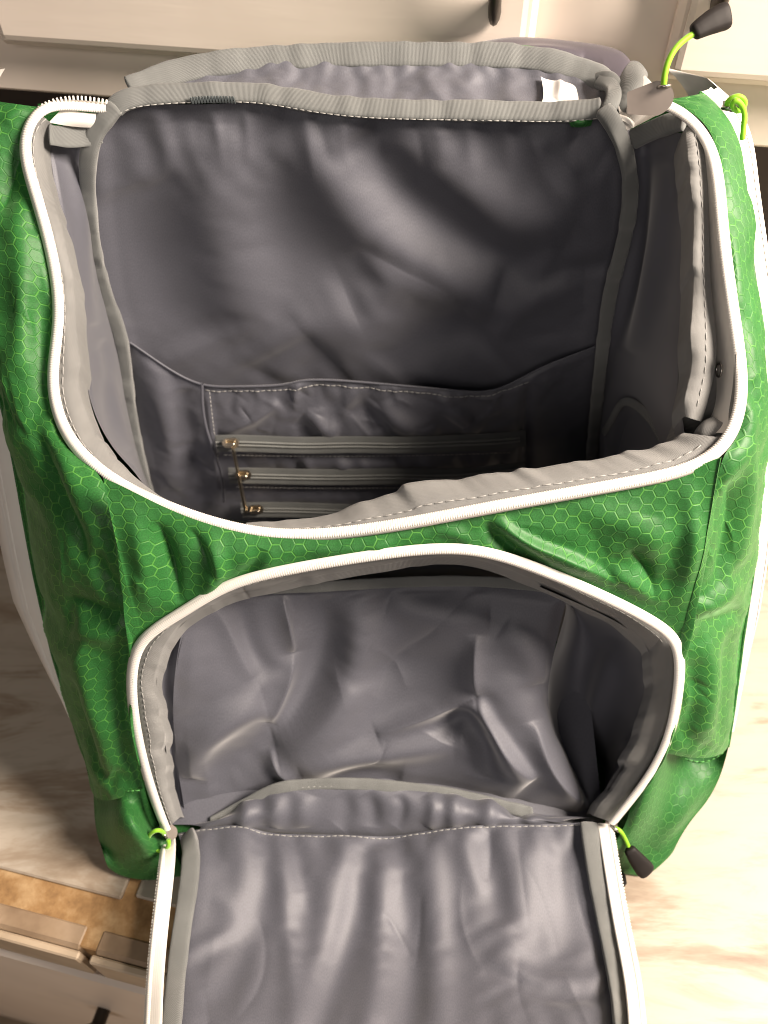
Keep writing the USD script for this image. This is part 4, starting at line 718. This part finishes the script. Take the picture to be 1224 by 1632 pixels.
zr = spline([(962, 1314, .200), (976, 1400, .164), (990, 1480, .134), (1005, 1560, .104), (1014, 1650, .072), (1022, 1780, .034)], 300)
upz = np.array([0, -.3, .95])
for c, sd in ((zl, 1), (zr, -1)):
    t, s, n_ = frame(c, upz)
    putg(flap, 'zipper_tape', tubegrid(c, .0044, .0012, upz, 14, .6), WHITE)
    out = -1 if c is zl else 1
    sgn = np.sign(s[:, 0].mean()) * out
    q = c + s * sgn * .0040
    putg(flap, 'zipper_coil', tubegrid(spline(list(q[::6]), 1200), .0019 * (1 + .15 * np.sin(np.arange(1200) / 1200 * 2 * np.pi * 130)), .0019, upz, 8), WHITET, kind='stuff')
    teeth(q, upz, sgn * .0016, flap, size=(.0010, .0014, .0022), pitch=.0019)
FS = surf([[p - np.array([0, .003, o_]) for p in P3(r_)] for r_, o_ in ((R0, .012), (R1, .014), (R2, .014), (R3, .014), (R4, .014), (R5, .014))], 60, 60)
putg(flap, 'flap_shell', FS, HEX)

# --- zipper pulls: slider, cord, cord end
def pull(slider_pts, r, cord, end=None, loop=None, knot=None):
    g = path(bp, 'zipper_pull'); UsdGeom.Xform.Define(stage, g)
    o_, ax, sc = slider_pts
    an_ = np.linspace(-1.35, 1.35, 11); plate = np.vstack([[-.62, -.30], np.stack([.5 * np.cos(an_), .5 * np.sin(an_)], 1), [-.62, .30]])
    V = []
    a_ = np.array(ax, float); a_ /= np.linalg.norm(a_); n_ = (EYE - o_); n_ /= np.linalg.norm(n_); b_ = np.cross(n_, a_); b_ /= np.linalg.norm(b_); a_ = np.cross(b_, n_)
    from shapely.geometry import Polygon
    pm = trimesh.creation.extrude_polygon(Polygon(plate).buffer(.08, 6).buffer(-.0), .16); vv = np.array(pm.vertices) * [sc, sc * .8, sc]
    put(g, 'slider', (o_ + vv[:, :1] * a_ + vv[:, 1:2] * b_ + vv[:, 2:] * n_, np.array(pm.faces)), GUNMETAL, smooth=30)
    if cord is not None:
        c = spline(cord, 90); rg = trimesh.creation.torus(.0028, .0009, 24, 10); vv = np.array(rg.vertices)
        put(g, 'ring', (c[0] + vv[:, :1] * a_ + vv[:, 1:2] * n_ + vv[:, 2:] * b_, np.array(rg.faces)), STEEL, smooth=True)
        V, uv = tubegrid(c, r, r, n_, 10); put(g, 'cord', capped(V), LIME, smooth=40)
        if end is not None:
            e = spline(end, 30); k = np.linspace(0, 1, 30); rad = np.interp(k, [0, .05, .2, .55, .85, .96, 1], [.4, .62, .72, .9, 1.0, .98, .7]) * .0066
            put(g, 'cord_end', capped(tubegrid(e, rad, rad * .7, n_, 16, .75)[0]), RUBBER, smooth=50)
    return g
pull((at(1040, 158, .452), RIGHT * .9 - UP * -.15, .0185), .0016, [(1058, 138, .450), (1061, 112, .452), (1072, 84, .456), (1090, 64, .46), (1112, 50, .463)], [(1104, 53, .462), (1130, 37, .466), (1160, 24, .47)])
pull((at(1168, 168, .472), RIGHT, .008), .0015, [(1160, 172, .470), (1164, 158, .468), (1178, 154, .467), (1187, 164, .467), (1180, 176, .468), (1168, 170, .466), (1172, 160, .464), (1184, 172, .464), (1186, 195, .462), (1184, 222, .459)])
pull((at(270, 1325, .196), UP * -.6 + RIGHT * .5, .0105), .0014, [(262, 1330, .193), (248, 1324, .191), (238, 1332, .190), (240, 1346, .188), (254, 1356, .186), (266, 1352, .186), (268, 1338, .189)])
pull((at(976, 1316, .199), RIGHT * .7 - UP * .7, .007), .0014, [(980, 1320, .197), (988, 1324, .195), (996, 1336, .192), (1004, 1354, .187)], [(1002, 1352, .187), (1015, 1370, .182), (1030, 1388, .178)])
# small wire ring caught on the right flange
rg = trimesh.creation.torus(.0035, .0006, 24, 8); put(bp, 'ring', (np.array(rg.vertices)[:, [2, 1, 0]] + at(1146, 590, .342), np.array(rg.faces)), STEEL, smooth=True)
